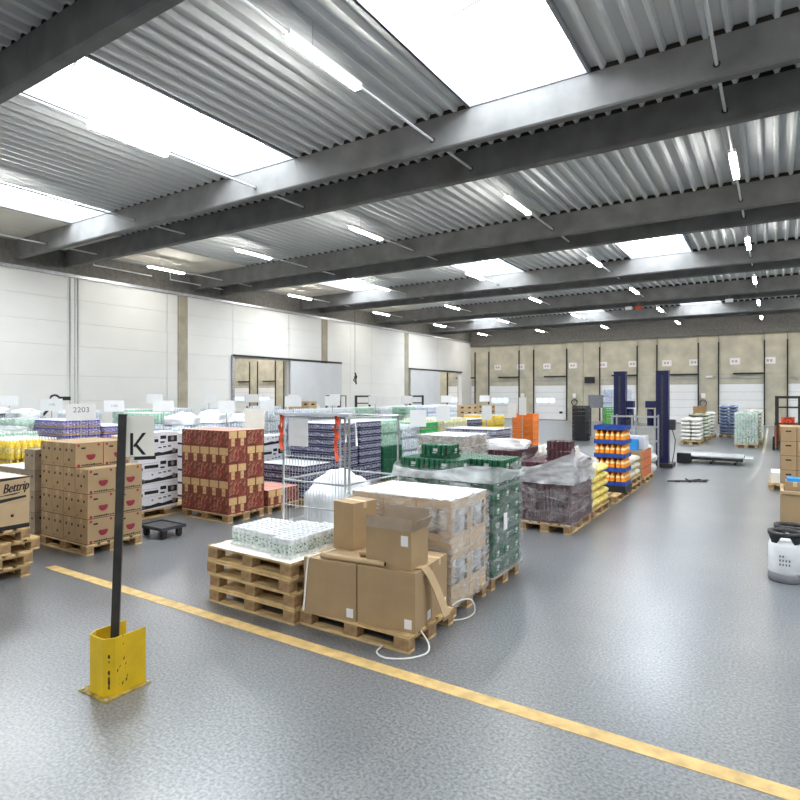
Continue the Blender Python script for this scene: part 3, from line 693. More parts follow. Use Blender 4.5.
# ------------------------------------------------------------------ left: script-lettered box on pallets
for k in range(4):
    pallet(-8.65 + (.0, .03, .01, 0)[k], 2.68 + (0, .0, .07, 0)[k], 'worn pallet at the left picture edge, ' + ('bottom of stack', 'second from bottom', 'second from top', 'top of stack')[k], z=k * PH, rz=R((0, 1, 2.5, 0)[k]), group='pallets at the left edge')
def lettered(mb, d):
    V, F = text_polys('Bettrip', .15, .30); s_ = .28 / max(v[0] for v in V)
    for o_, q_ in ((0, .0020), (.004, .0022), (-.004, .0024)): mb.add([(d[0] + q_, .47 + o_ + u * s_, .125 + v + u * .06) for u, v in V], F, 2)
    mb.decal('r', d, [(.30, .085), (.60, .10), (.68, .125), (.58, .115)], 2); mb.decal('r', d, [(0, .0), (.30, .0), (.72, .055), (.72, .08), (.30, .05), (0, .04)], 2)
    mb.decal('r', d, [(0, .24), (d[1], .285), (d[1], .30), (0, .30)], 2)
    mb.rect('t', d, .04, d[0] - .04, .04, d[1] - .04, 3)
    return ['ink', 'white_box']
lb = carton_mesh(1.1, .76, .30, 'kraft_light', None, lettered); O('display_carton', lb[0], None, (-8.56, 2.72, 4 * PH + .302), 0, 'flat brown box with black script lettering at left edge', 'carton')
lb = carton_mesh(1.1, .37, .30, 'kraft_light', None, lambda mb, d: (mb.rect('r', d, 0, d[1], 0, .05, 2), mb.disc('r', d, d[1] / 2, .16, .018, 2), ['ink'])[-1])
for i in range(2): O('carton', lb[0], None, (-8.56, 2.72 + .385 * i, 4 * PH), 0, 'plain tan carton under the script lettered box, ' + ('nearer', 'farther') [i] + ' one', 'carton', 'tan cartons at left edge')
# ------------------------------------------------------------------ melon cartons
pallet(-8.87, 4.28, 'wooden pallet under the melon printed cartons')
def melon(mb, d):
    for f in 'rl':
        mb.disc(f, d, .22, d[2] * .47, .066, 2, 180, 360, 14); mb.decal(f, d, [(.154, d[2] * .47), (.286, d[2] * .47), (.28, d[2] * .51), (.16, d[2] * .51)], 2)
        mb.rect(f, d, .085, .145, d[2] * .75, d[2] * .82, 4); mb.disc(f, d, .05, d[2] * .9, .018, 3); mb.disc(f, d, .33, d[2] * .9, .018, 3)
        mb.disc(f, d, .05, d[2] * .08, .022, 3)
        for q in range(9): mb.rect(f, d, .09 + q * .032, .116 + q * .032, d[2] * .06, d[2] * .06 + random.uniform(.014, .024), 4)
        mb.rect(f, d, .13, .20, d[2] * .62, d[2] * .64, 5)
    for f in 'fb':
        for u, v in ((.08, .72), (.22, .72), (.15, .33)): mb.rect(f, d, u - .02, u + .02, d[2] * v - .02, d[2] * v + .014, 4)
        mb.rect(f, d, .02, d[0] - .02, d[2] * .5 - .002, d[2] * .5 + .002, 5); mb.disc(f, d, .05, d[2] * .12, .014, 3)
        mb.rect(f, d, .09, .26, d[2] * .10, d[2] * .13, 5)
    for f in 'fbrl':
        L_ = d[0] if f in 'fb' else d[1]; mb.rect(f, d, 0, L_, 0, .007, 6); mb.rect(f, d, 0, .004, 0, d[2], 6)
    return ['melon', 'rind', 'ink', 'kraft_in', 'gap']
mc = carton_mesh(.296, .395, .333, 'kraft', 'y', melon, 'kraft_light')
load(mc, 'melon printed carton', 'carton', 'carton', -8.87, 4.29, 4, 2, 4, group='melon printed cartons', skip=lambda i, j, k: k == 3 and i == 3)
# grey-brown cartons behind and left of them
pallet(-10.12, 4.22, 'wooden pallet under the grey brown cartons left of melon cartons', full=False)
gc = carton_mesh(.296, .395, .30, 'kraft_grey', None, lambda mb, d: ([mb.rect(f, d, u - .018, u + .018, .2, .235, 2) for f in 'fr' for u in (.08, .22)], [mb.rect(f, d, 0, d[0] if f == 'f' else d[1], 0, .004, 2) for f in 'fr'], ['gap'])[-1])
load(gc, 'grey brown carton left of melon stack', 'carton', 'carton', -10.12, 4.23, 4, 2, 4, group='grey brown cartons', skip=lambda i, j, k: k == 3 and i < 3)
boxo('layer_sheet', (0, .88, 0, .78, 0, .01), 'white_card', loc=(-10.10, 4.24, PH + .903), label='white sheet covering the lower grey brown cartons', cat='sheet')
# black plastic dolly
t = thing('plastic_dolly', 'small black plastic dolly on the floor before the red cartons', 'dolly', (-8.14, 5.33, 0), R(0))
boxo('deck_plate', (0, .58, 0, .42, .13, .16), 'dark_plastic', t)
for x, y in ((.05, .05), (.47, .05), (.05, .31), (.47, .31)):
    boxo('foot', (x, x + .07, y, y + .07, .02, .13), 'black_plastic', t); mb = MB(); mb.obox((x + .035, y + .01, .03), (x + .035, y + .055, .03), .055, .055); O('caster', (mb, ['rubber']), t)
for a in ((0, .58, 0, .03), (0, .58, .39, .42), (0, .03, .03, .39), (.55, .58, .03, .39)): boxo('rim', (*a, .161, .175), 'black_plastic', t)
# black and white cartons
def bw(var):
    def pr(mb, d):
        for f, L in (('r', d[1]), ('f', d[0])):
            if var:
                mb.decal(f, d, [(0, .012), (L, .05), (L, .13), (L * .82, .11), (L * .6, .085), (L * .5, .10), (L * .3, .075), (0, .085)], 2); mb.disc(f, d, L * .12, .055, .045, 3); mb.disc(f, d, L * .9, .105, .045, 3)
                for q in range(3): mb.rect(f, d, L * (.5 + q * .12), L * (.58 + q * .12), .165 + .006 * q, .185 + .008 * q, 2)
                mb.disc(f, d, L * .35, .16, .02, 3)
            else:
                mb.rect(f, d, 0, L * .12, .02, .07, 2); mb.rect(f, d, L * .16, L * .5, .05, .105, 2); mb.rect(f, d, L * .55, L * .7, .10, .16, 2); mb.rect(f, d, L * .55, L * .66, .03, .06, 2)
                mb.rect(f, d, L * .74, L * .98, .04, .15, 2); mb.disc(f, d, L * .86, .10, .04, 3, n=8, off=.002); mb.rect(f, d, 0, L * .5, .135, .14, 3)
            mb.rect(f, d, 0, L, 0, .003, 3)
        return ['ink', 'keg_grey']
    return pr
bwa, bwb = (carton_mesh(.395, .79, .222, 'white_box', None, bw(v)) for v in (1, 0))
pallet(-9.90, 5.93, 'wooden pallet under the black and white cartons beside the dolly', full=False, long_y=True)
def bw_stack(x, y, n, base):
    for k in range(n):
        for i in range(2):
            if i == 0 and k >= n - 2 or (i == 0 and k > 0): continue
            O('carton', (bwa, bwb)[k % 2][0], None, (x + i * .40, y, PH + k * .2225), 0, base + ', ' + place_words(i, 0, k, 2, 1, n), 'carton', base)
bw_stack(-9.90, 5.955, 6, 'black and white carton near the dolly')
pallet(-9.90, 8.70, 'wooden pallet under the black and white cartons behind red ones', full=False, long_y=True)
bw_stack(-9.90, 8.705, 5, 'black and white carton behind the low red pallet')
def bwr(mb, d):
    mb.rect('r', d, 0, d[1], .03, .07, 2); mb.disc('r', d, d[1] * .5, .14, .03, 3); mb.rect('r', d, 0, d[1], 0, .004, 4); mb.rect('f', d, 0, d[0], .03, .07, 2); return ['navy_paint', 'red_cloth', 'ink']
wbc = carton_mesh(.395, .395, .25, 'white_box', None, bwr)
pallet(-10.30, 7.18, 'wooden pallet under the white cartons left of red stack', full=False)
load(wbc, 'white carton with blue band beside red stack', 'carton', 'carton', -10.30, 7.19, 3, 2, 5, group='white blue banded cartons')
# ------------------------------------------------------------------ red and kraft cartons
def redm(ex):                                    # ex: end faces look along x (long side along y) or along y
    dx, dy, dz = (.396, .196, .277) if not ex else (.237, .396, .277); mb = MB(); mb.box(0, dx, 0, dy, 0, dz, 0, 3); d = (dx, dy, dz)
    ends, sides = (('r', 'l'), ('f', 'b')) if not ex else (('f', 'b'), ('r', 'l'))
    for f in ends:
        L = dy if not ex else dx
        mb.rect(f, d, .012, L - .012, dz * .54, dz * .975, 1); mb.rect(f, d, L * .32, L * .68, .02, dz * .52, 1); mb.disc(f, d, L * .5, dz * .25, .022, 2)
    for f in sides:
        L = dx if not ex else dy; random.seed(4)
        for q in range(34):
            u, v = random.uniform(.01, L - .03), random.uniform(.02, dz - .04); a = random.uniform(.4, 1.2); s1, s2 = random.uniform(.03, .09), random.uniform(.006, .016)
            P = [(0, 0), (s1 * math.cos(a), s1 * math.sin(a)), (s1 * math.cos(a) - s2 * math.sin(a), s1 * math.sin(a) + s2 * math.cos(a)), (-s2 * math.sin(a), s2 * math.cos(a))]
            mb.decal(f, d, [(min(L - .004, max(.004, u + x)), min(dz - .004, max(.004, v + y))) for x, y in P], 4, .0014)
        mb.disc(f, d, L * .55, dz * .45, .05, 2, n=14)
    for f in 'fbrl': 
        L = dx if f in 'fb' else dy; mb.rect(f, d, 0, L, 0, .004, 2, .002); mb.rect(f, d, 0, .004, 0, dz, 2, .002)
    return mb.mesh('red_carton', ['red_print', 'kraft_print', 'rind', 'red_top', 'print_mid']), d
rs, re = redm(False), redm(True)
def red_layer(x, y, z, A, base, lw, only_visible=True):
    fy, by = (0, .404) if A else (.404, 0)
    for i in range(3):
        for j in range(2):
            if lw != 'top layer' and not (i == 2 or (A and j == 0)): continue
            O('carton', rs[0], None, (x + .002 + i * .401, y + fy + j * .2, z), 0, base + ', ' + lw + ', crosswise, ' + place_words(i, j, 0, 3, 2, 1), 'carton', base)
    for i in range(5):
        if lw != 'top layer' and not (i == 4 or not A): continue
        O('carton', re[0], None, (x + .002 + i * .2405, y + by, z), 0, base + ', ' + lw + ', end on, ' + place_words(i, 0, 0, 5, 1, 1), 'carton', base)
pallet(-8.82, 6.62, 'light wooden pallet under the tall red carton stack')
for k in range(5): red_layer(-8.82, 6.622, PH + k * .278, k % 2 == 0, 'red printed carton of tall stack', 'top layer' if k == 4 else ('bottom layer' if k == 0 else ORD[k] + ' layer up'))
pallet(-8.82, 7.52, 'light wooden pallet under the single layer of red cartons')
red_layer(-8.82, 7.522, PH, True, 'red printed carton of low pallet', 'top layer')
random.seed(11)

# ------------------------------------------------------------------ roll cage with film waste
t = thing('roll_cage', 'tall zinc mesh roll cage with red straps behind the can packs', 'roll cage', (-6.40, 6.65, 0))
w2, d2, h2 = 1.2, 1.4, 1.80
boxo('base_frame', (0, w2, 0, d2, .16, .20), 'zinc', t)
for x, y in ((0, 0), (w2, 0), (0, d2), (w2, d2), (w2 + .06, .02)):
    mb = MB(); mb.tube([(x, y, .20), (x, y, h2)], .018, 8); O('post', (mb, ['zinc']), t)
for a, b in (((0, 0), (w2, 0)), ((w2, 0), (w2, d2)), ((0, 0), (0, d2)), ((0, d2), (w2, d2))):
    for z in (.83, h2):
        mb = MB(); mb.tube([(*a, z), (*b, z)], .014, 8); O('rail', (mb, ['zinc']), t)
for z in (.45, 1.2): mb = MB(); mb.tube([(0, 0, z), (w2, 0, z)], .008, 6); O('rail', (mb, ['zinc']), t)
mb = MB(); mb.tube([(w2, 0, h2 - .35), (w2 + .03, .03, h2 - .1), (w2 + .10, .1, h2 - .06), (w2 + .12, .12, h2 - .4)], .018, 8); O('gate_handle', (mb, ['zinc']), t)
for i in range(1, 20):
    mb = MB(); mb.tube([(w2 * i / 20, .004, .2), (w2 * i / 20, .004, h2 - .55)], .004, 5); O('wire', (mb, ['zinc']), t)
for i in range(1, 20):
    mb = MB(); mb.tube([(w2 * i / 20, d2, .2), (w2 * i / 20, d2, .83)], .004, 5); O('wire', (mb, ['zinc']), t)
for x, y in ((.1, .1), (w2 - .1, .1), (.1, d2 - .1), (w2 - .1, d2 - .1)): mb = MB(); mb.obox((x - .02, y, .075), (x + .02, y, .075), .15, .15); O('caster', (mb, ['rubber']), t)
mb = MB(); mb.box(.13, .52, -.03, -.024, 1.36, 1.78); O('card', (mb, ['paper']), t)
heap(-5.80, 7.3, .205, .52, .58, .70, 'white plastic film waste piled inside the roll cage', 5, amp=.22, fr=1.7)
for x, y, l, s1 in ((-6.40, 6.62, 'left', .5), (-5.32, 6.62, 'right', .62)):
    mb = MB(); mb.tube([(.0, -.03, 1.83), (.02, -.04, 1.74), (-.015, -.045, 1.66), (.025, -.04, 1.55), (.0, -.045, 1.45), (.03, -.04, 1.8 - s1)], .026, 6); mb.tube([(.03, -.02, 1.82), (.05, -.035, 1.7), (.03, -.04, 1.6), (.055, -.035, 1.5)], .018, 6)
    O('red_strap', (mb, ['red_cloth']), None, (x, y, 0), 0, 'orange red strap hanging from the ' + l + ' post of the roll cage', 'strap', 'red straps on the roll cage')
mb = MB(); mb.obox((-6.55, 6.63, 1.845), (-5.1, 6.63, 1.845), .06, .04); O('folded_sheet', (mb, ['folded']), label='pale folded sheet lying along the top rail of the roll cage', cat='sheet')

# ------------------------------------------------------------------ plum packs with torn film, sacks
pallet(-3.43, 8.90, 'wooden pallet under the plum coloured packs with torn film', long_y=True)
pp = can_pack('plum', 4, 6, .155); pq = can_pack('plum', 6, 4, .155)
load(pp, 'plum coloured can tray in torn film', 'plum_can_tray', 'can tray', -3.43, 8.91, 3, 3, 6, group='plum can trays in torn film', gap=.003)
for k in range(2): O('plum_can_tray', pq[0], None, (-3.12, 9.25, PH + (6 + k) * .1565), R(4 * k), 'plum can tray lying loose on top of torn film stack, ' + ('lower', 'upper')[k], 'can tray', 'loose plum can trays')
pallet(-4.36, 8.90, 'wooden pallet under the plum packs left of the torn film', long_y=True, full=False)
load(pp, 'plum can tray of left hooded pallet', 'plum_can_tray', 'can tray', -4.36, 8.91, 3, 3, 7, group='plum can trays of the hooded pallet', gap=.003)
film2('torn stretch film hanging around the plum packs', ((-3.44, -2.62, 8.9, 10.12, .12, PH + 1.05), dict(m='film', amp=.05, seed=2, cut=lambda u: .12 + .12 * math.sin(u * 19) - (.15 if .2 < u < .45 else 0))),
      ((-3.46, -2.60, 8.88, 10.14, PH + .62, PH + 1.10), dict(m='film_dense', amp=.09, off=.03, seed=12, cut=lambda u: .10 + .14 * math.sin(u * 15 + 1))))
heap(-3.96, 9.5, PH + 7 * .156 + .003, .44, .62, .14, 'crumpled clear film hood on top of the left plum pallet', 8, m='film_dense', amp=.2)
pallet(-3.43, 10.25, 'wooden pallet under the yellow sacks', long_y=True)
load(sack_mesh(.39, .59, .142, 'sack_yellow', 1), 'yellow sack beside the plum packs', 'sack', 'sack', -3.43, 10.26, 2, 2, 5, solid=True, group='yellow sacks', rzj=R(1), gap=.01)
pallet(-4.32, 11.75, 'pallet under the cream bottle packs left of the orange bottles', long_y=True, full=False)
load(bottle_pack('creamy', 4, 3, .30, .05), 'cream bottle pack behind yellow sacks', 'bottle_pack', 'bottle pack', -4.32, 11.76, 2, 3, 3, group='cream bottle packs')
# orange bottles in blue trays
pallet(-3.42, 11.92, 'wooden pallet under the display of orange bottles', long_y=True)
boxo('base_tray', (0, .64, 0, .64, 0, .13), 'black_plastic', loc=(-3.19, 12.42, PH), label='black base tray under the blue trays of orange bottles', cat='tray')
mb = MB(); mb.box(0, .205, 0, .29, 0, .01); mb.box(0, .205, 0, .006, .01, .085); mb.box(0, .205, .284, .29, .01, .085); mb.box(0, .006, .006, .284, .01, .085); mb.box(.199, .205, .006, .284, .01, .085); trm = mb.mesh('bottle_tray', ['blue_tray'])
mb = MB(); mb.lathe([(.040, 0), (.045, .02), (.045, .06), (.045, .15), (.036, .19), (.02, .23), (.02, .265)], 10, ms=[0, 0, 0, 1, 0, 0, 2]); btm = mb.mesh('bottle', ['orange_juice', 'label_pale', 'orange_paint'])
bk_ = [('bottle', btm, (.055 + .095 * i, .055 + .09 * j, .012)) for i in range(2) for j in range(3)]
load((trm, (.205, .29, .283)), 'blue tray of orange juice bottles', 'bottle_tray', 'bottle tray', -3.18, 12.44, 3, 2, 4, z=PH + .131, kids=bk_, group='blue trays of orange bottles', gap=.005, solid=True)
load((trm, (.205, .29, .09)), 'empty blue tray capping the orange bottles', 'bottle_tray', 'tray', -3.18, 12.44, 3, 2, 1, z=PH + .131 + 4 * .284, group='empty blue trays')
for k in range(2): pallet(-3.42, 13.3, 'pallet under the beige sacks past the orange bottles, ' + ('lower', 'upper')[k], z=k * PH, long_y=True, group='two pallets under beige sacks')
load(sack_mesh(.39, .59, .15, 'sack_beige', 4), 'beige sack behind orange bottles', 'sack', 'sack', -3.42, 13.31, 2, 2, 3, z=2 * PH, solid=True, group='beige sacks', rzj=R(1), gap=.01)
pallet(-3.42, 14.9, 'pallet under the brown cartons with orange printed sides', long_y=True, full=False)
oc = carton_mesh(.37, .395, .21, 'kraft', None, lambda mb, d: (mb.rect('r', d, .01, d[1] - .01, .01, d[2] - .01, 2), [mb.rect(f, d, 0, d[0] if f == 'f' else d[1], 0, .006, 3) for f in 'fr'], ['orange_paint', 'gap'])[-1])
load(oc, 'brown carton with orange printed side', 'carton', 'carton', -3.42, 14.92, 2, 3, 3, group='orange sided cartons')
ob = carton_mesh(.62, .5, .32, 'white_box', 'x', None, 'paper'); O('carton', ob[0], None, (-3.32, 15.4, PH + .634), 0, 'white box on top of the orange sided cartons', 'carton')
ob = carton_mesh(.30, .28, .27, 'blue_box', 'x', None, 'blue_box'); O('carton', ob[0], None, (-3.1, 14.98, PH + .634), R(3), 'bright blue box on top of the orange sided cartons', 'carton')
for i, (x, y, z) in enumerate(((-2.95, 17.2, 0), (-2.9, 17.25, .24), (-3.0, 17.3, .46))): O('sack', sack_mesh(.42, .5, .26, 'sack_white', 7 + i)[0], None, (x - .2, y - .3, z + .03 * i), R(6 * i), 'bulky white sack heaped at the rack foot, ' + ('bottom', 'middle', 'top')[i], 'sack', 'white sacks at the rack foot')

# ------------------------------------------------------------------ drinks field: more pallets of packs
CP = {}
def cpk(kind, nx, ny, h): 
    if (kind, nx, ny, h) not in CP: CP[(kind, nx, ny, h)] = can_pack(kind, nx, ny, h)
    return CP[(kind, nx, ny, h)]
def bpk(kind, nx, ny, h, r=.044):
    if (kind, nx, ny, h, r) not in CP: CP[(kind, nx, ny, h, r)] = bottle_pack(kind, nx, ny, h, r)
    return CP[(kind, nx, ny, h, r)]
def cans(kind, x, y, nz, base, ploc, h=.155, wrap=None, skip=None, z=PH, pal=True, kmin=0, nx=3):
    if pal: pallet(x, y, 'wooden pallet under the ' + ploc, full=False)
    load(cpk(kind, 6, 4, h), base, kind.replace('lime', 'bright_green') + '_can_tray', 'can tray', x, y + .005, nx, 3, nz, z=z, group=base, gap=.003, skip=skip, kmin=kmin)
    if wrap: film('clear film around the ' + ploc, x, x + .403 * nx, y, y + .82, .12, PH + nz * h + .02, m=wrap, amp=.02, seed=x)
def bottles(kind, x, y, nz, base, ploc, h=.31, wrap=None, skip=None, z=PH, pal=True, r=.049, kmin=0):
    if pal: pallet(x, y, 'wooden pallet under the ' + ploc, full=False)
    load(bpk(kind, 4, 4, h, r), base, {'water': 'clear', 'bluewhite': 'blue_white', 'citrus': 'pale_yellow'}.get(kind, kind) + '_bottle_pack', 'bottle pack', x, y + .005, 3, 2, nz, z=z, group=base, gap=.003, skip=skip, kmin=kmin)
    if wrap: film('clear film around the ' + ploc, x, x + 1.2, y, y + .8, .12, PH + nz * h + .02, m=wrap, amp=.03, seed=x)
# column behind the roll cage
cans('navy', -8.82, 8.45, 4, 'navy can tray on low pallet', 'low navy can trays behind the roll cage', kmin=1)
cans('navy', -8.82, 9.35, 9, 'navy can tray on first tall pallet', 'first tall navy can stack', kmin=3)
cans('navy', -8.82, 10.25, 9, 'navy can tray on second tall pallet', 'second tall navy can stack', kmin=3)
cans('green', -8.82, 11.15, 5, 'deep green can tray under pale packs', 'deep green can trays behind the cage', kmin=1)
bottles('mint', -8.82, 11.15, 2, 'pale green bottle pack above green trays', 'x', z=PH + 5 * .1562, pal=False, kmin=1)
bottles('water', -8.82, 12.05, 4, 'clear water pack left of bright green', 'clear water packs behind the green trays', kmin=2)
cans('lime', -8.82, 12.95, 8, 'bright green can tray', 'bright green can trays', h=.158, kmin=5)
bottles('citrus', -8.82, 13.85, 4, 'yellow and white bottle pack, nearer pallet', 'nearer yellow white bottle packs', h=.33, kmin=2)
bottles('citrus', -8.82, 14.80, 4, 'yellow and white bottle pack, farther pallet', 'farther yellow white bottle packs', h=.33, kmin=2)
cans('navy', -8.82, 15.75, 8, 'navy can tray past citrus packs', 'navy can trays past the citrus packs', kmin=6)
bottles('yellow', -8.82, 16.7, 4, 'bright yellow bottle pack, nearer pallet', 'nearer bright yellow bottle packs', h=.31, kmin=2)
bottles('yellow', -8.82, 17.65, 4, 'bright yellow bottle pack, farther pallet', 'farther bright yellow bottle packs', h=.33, kmin=2)
# orange crates with a card
pallet(-8.25, 20.0, 'wooden pallet under the orange crates', full=False)
load(crate_mesh(.395, .29, .215, 'crate_orange'), 'orange plastic crate', 'crate', 'crate', -8.02, 20.02, 2, 2, 6, group='orange plastic crates')
# between the cage and the plum packs
cans('tan', -4.77, 8.0, 8, 'tan can tray behind the green stack', 'tan can trays behind the green stack', h=.17, wrap='film_mid', nx=2, kmin=4)
cans('navy', -6.22, 11.6, 8, 'navy can tray left of plum packs', 'navy can trays left of plum packs', wrap='film', kmin=5)
# left field, behind the melon cartons
bottles('yellow', -11.52, 4.50, 4, 'yellow bottle pack behind grey cartons', 'yellow bottle packs behind grey cartons', h=.315, kmin=2)
bottles('mint', -13.85, 5.30, 4, 'mint bottle pack behind yellow packs', 'mint bottle packs behind yellow ones', h=.31, wrap='film', kmin=3)
cans('violet', -13.85, 6.55, 9, 'violet can tray', 'violet can trays', h=.16, kmin=4)
cans('violet', -13.85, 7.45, 8, 'violet can tray of second stack', 'second stack of violet can trays', h=.16, kmin=5)
bottles('mint', -15.1, 6.20, 5, 'mint bottle pack under film hood', 'mint bottle packs under film hood', h=.29, wrap='film_mid', kmin=3)
cans('navy', -18.9, 7.2, 9, 'navy can tray near left wall', 'navy can trays near the left wall', h=.165, kmin=5)
cans('green', -18.9, 6.3, 9, 'green can tray near left wall', 'green can trays near the left wall', h=.155, kmin=6)
bottles('mint', -15.1, 9.40, 5, 'mint bottle pack behind black white cartons', 'mint bottle packs behind the black white cartons', h=.30, kmin=3)
pallet(-12.0, 7.2, 'wooden pallet under the peach topped trays', full=False)
load(cpk('peach', 6, 4, .16), 'peach topped can tray', 'peach_can_tray', 'can tray', -12.0, 7.21, 3, 2, 7, group='peach topped can trays', gap=.003, kmin=3)
random.seed(21)
far = [(-13.85, 9.5, 'water', 4), (-13.85, 10.5, 'bluewhite', 4), (-13.85, 11.5, 'water', 4), (-13.85, 12.5, 'water', 5), (-13.85, 13.6, 'bluewhite', 5), (-13.85, 14.7, 'water', 5), (-13.85, 16.0, 'water', 5), (-13.85, 17.2, 'mint', 5), (-13.85, 18.4, 'water', 5),
       (-13.85, 20.2, 'mint', 5), (-13.85, 22.0, 'bluewhite', 5), (-13.85, 24.0, 'water', 5), (-18.9, 9.6, 'water', 5), (-18.9, 11.4, 'mint', 5), (-18.9, 13.0, 'water', 5), (-18.9, 15.0, 'water', 5), (-18.9, 17.5, 'bluewhite', 5), (-18.9, 20.0, 'water', 5)]
ORDN = ['first', 'second', 'third', 'fourth', 'fifth', 'sixth', 'seventh', 'eighth', 'ninth', 'tenth', 'eleventh', 'twelfth', 'thirteenth', 'fourteenth']
cn = {'water': 'clear water', 'bluewhite': 'blue white', 'mint': 'mint', 'citrus': 'pale yellow'}; q1 = q2 = 0
for x, y, kd, n in far:
    if x > -15: q1 += 1; wd = 'middle row pallet ' + ORDN[q1 - 1]
    else: q2 += 1; wd = 'wall row pallet ' + ORDN[q2 - 1]
    pallet(x, y, 'wooden pallet of the ' + wd.replace(' pallet', ',') + ' from the front', full=False)
    load(bpk(kd, 4, 4, .30, .049), cn[kd] + ' pack, ' + wd, {'water': 'clear', 'bluewhite': 'blue_white'}.get(kd, kd) + '_bottle_pack', 'bottle pack', x, y + .005, 3, 2, n, kmin=n - (2 if y < 14 else 1), group=cn[kd] + ' packs, ' + wd, gap=.003)
for i, (x, y, z, rx, ry, rz) in enumerate(((-13.2, 9.9, 1.36, .5, .4, .28), (-13.2, 11.0, 1.36, .45, .5, .34), (-13.3, 11.9, 1.36, .6, .4, .22), (-14.5, 6.65, 1.62, .42, .3, .2), (-18.3, 7.6, 1.64, .4, .4, .15), (-13.2, 5.7, 1.40, .5, .35, .10))):
    heap(x, y, z, rx, ry, rz, 'white film crumpled on the packs ' + ('behind the red stack, leftmost', 'behind the red stack, middle', 'behind the red stack, right', 'under the film hood at left', 'on navy trays near the wall', 'on the mint packs at left')[i], 30 + i * 3, m='film_white' if i < 3 else 'film_dense')
# banana and fruit boxes further back
fb_ = carton_mesh(.39, .5, .24, 'kraft_light', None, lambda mb, d: ([mb.rect(f, d, L * .3, L * .7, .08, .15, 2) for f, L in (('f', d[0]), ('r', d[1]))], mb.rect('t', d, .05, .34, .06, .44, 3), ['gap', 'sack_yellow'])[-1])
for i, (x, y, n, wd) in enumerate(((-13.8, 26.4, 6, 'near the far docks, nearer pallet'), (-13.8, 28.6, 6, 'near the far docks, farther pallet'), (-18.0, 19.0, 7, 'before the open doorway'))):
    pallet(x, y, 'wooden pallet under the fruit boxes ' + wd, full=False); load(fb_, 'fruit box ' + wd, 'fruit_box', 'fruit box', x, y + .01, 3, 1, n, kmin=3, group='fruit boxes ' + wd)
# black crates and white blue packs by the docks
load(crate_mesh(.6, .4, .2, 'black_plastic'), 'black plastic crate', 'crate', 'crate', -7.85, 26.9, 1, 2, 8, z=0, group='black plastic crates')
pallet(-7.1, 29.5, 'wooden pallet under the tall white blue packs', full=False)
load(bpk('bluewhite', 4, 4, .32, .049), 'white blue pack of tallest stack', 'blue_white_bottle_pack', 'bottle pack', -7.1, 29.51, 3, 2, 7, kmin=2, group='tallest stack of white blue packs', gap=.003)
load(crate_mesh(.6, .4, .22, 'green_crate'), 'green crate before the white blue packs', 'crate', 'crate', -6.6, 27.5, 1, 1, 7, z=0, group='green crates')
ob = carton_mesh(.8, .5, .8, 'keg_grey', None); 
t = thing('equipment_cabinet', 'dark grey cabinet on a stand behind the black crates', 'cabinet', (-8.0, 30.2, 0)); boxo('case', (0, .75, 0, .5, 1.45, 2.1), 'keg_grey', t)
for x in (.05, .66): boxo('leg', (x, x + .05, .2, .25, 0, 1.45), 'dark_steel', t)

# ------------------------------------------------------------------ pallet wrapping machines, rack, roller platform
def wrapper(x, y, label, arm):
    t = thing('wrapping_machine', label, 'wrapping machine', (x, y, 0))
    boxo('mast', (-.17, .17, -.14, .14, .12, 2.82), 'navy_paint', t); boxo('foot', (-.3, .3, -.3, .4, 0, .12), 'dark_steel', t)
    boxo('mast_cap', (-.18, .18, -.15, .15, 2.82, 2.84), 'dark_steel', t); boxo('guide_slot', (-.03, .03, -.148, -.14, .3, 2.7), 'dark_plastic', t)
    c = boxo('film_carriage', (-.46 if arm < 0 else .18, -.18 if arm < 0 else .40, -.16, .16, 1.74, 1.94), 'navy_paint', t)
    mb = MB(); mb.lathe([(.1, 1.2), (.1, 1.7)], 12, ((-.34 if arm < 0 else .29), 0)); O('film_roll', (mb, ['navy_paint']), t)
    boxo('control_box', (.18, .34, -.1, .1, 1.1, 1.4), 'dark_plastic', t); mb = MB(); mb.tube([(.26, -.02, 1.1), (.34, .0, .8), (.30, .02, .4), (.25, .05, .13)], .012, 5); O('cable', (mb, ['black_plastic']), t)
wrapper(-4.0, 18.8, 'blue wrapping machine mast, the left of the two', 1)
wrapper(-2.80, 18.8, 'blue wrapping machine mast beside the roller platform', -1)
t = thing('tube_rack', 'grey tubular rack standing before the blue wrapping masts', 'rack', (-3.98, 17.6, 0))
for x in (0, .55, 1.15):
    for y in (0, .6): boxo('upright', (x - .02, x + .02, y - .02, y + .02, 0, 1.55), 'steel', t)
for z in (.35, .8, 1.2, 1.5):
    for y in (0, .6): boxo('rail', (0, 1.15, y - .015, y + .015, z - .015, z + .015), 'zinc', t)
    for x in (0, 1.15): boxo('rail', (x - .015, x + .015, 0, .6, z - .015, z + .015), 'zinc', t)
t = thing('roller_platform', 'low steel turntable platform on wheels in the aisle', 'platform', (-2.55, 20.2, 0))
boxo('platform_plate', (0, 1.75, 0, 1.2, .20, .24), 'steel', t); 
for y in (.0, 1.16): boxo('side_beam', (0, 1.75, y, y + .04, .12, .20), 'dark_steel', t)
boxo('ramp', (1.76, 2.0, .1, 1.1, .17, .20), 'steel', t)
for x in (.2, .85, 1.5):
    for y in (.06, 1.0): 
        boxo('caster_fork', (x, x + .06, y, y + .06, .08, .12), 'zinc', t); mb = MB(); mb.obox((x, y + .03, .042), (x + .06, y + .03, .042), .08, .08); O('wheel', (mb, ['rubber']), t)
boxo('drive_box', (-.02, .36, -.26, -.01, .02, .32), 'black_plastic', t)
mb = MB(); random.seed(2); pts = [(-2.25 + .9 * random.random(), 15.6 + .8 * random.random(), .014) for _ in range(16)]; mb.tube(pts, .014, 5); O('strap_scrap', (mb, ['black_plastic']), label='tangle of black strapping on the floor before the platform', cat='strapping')

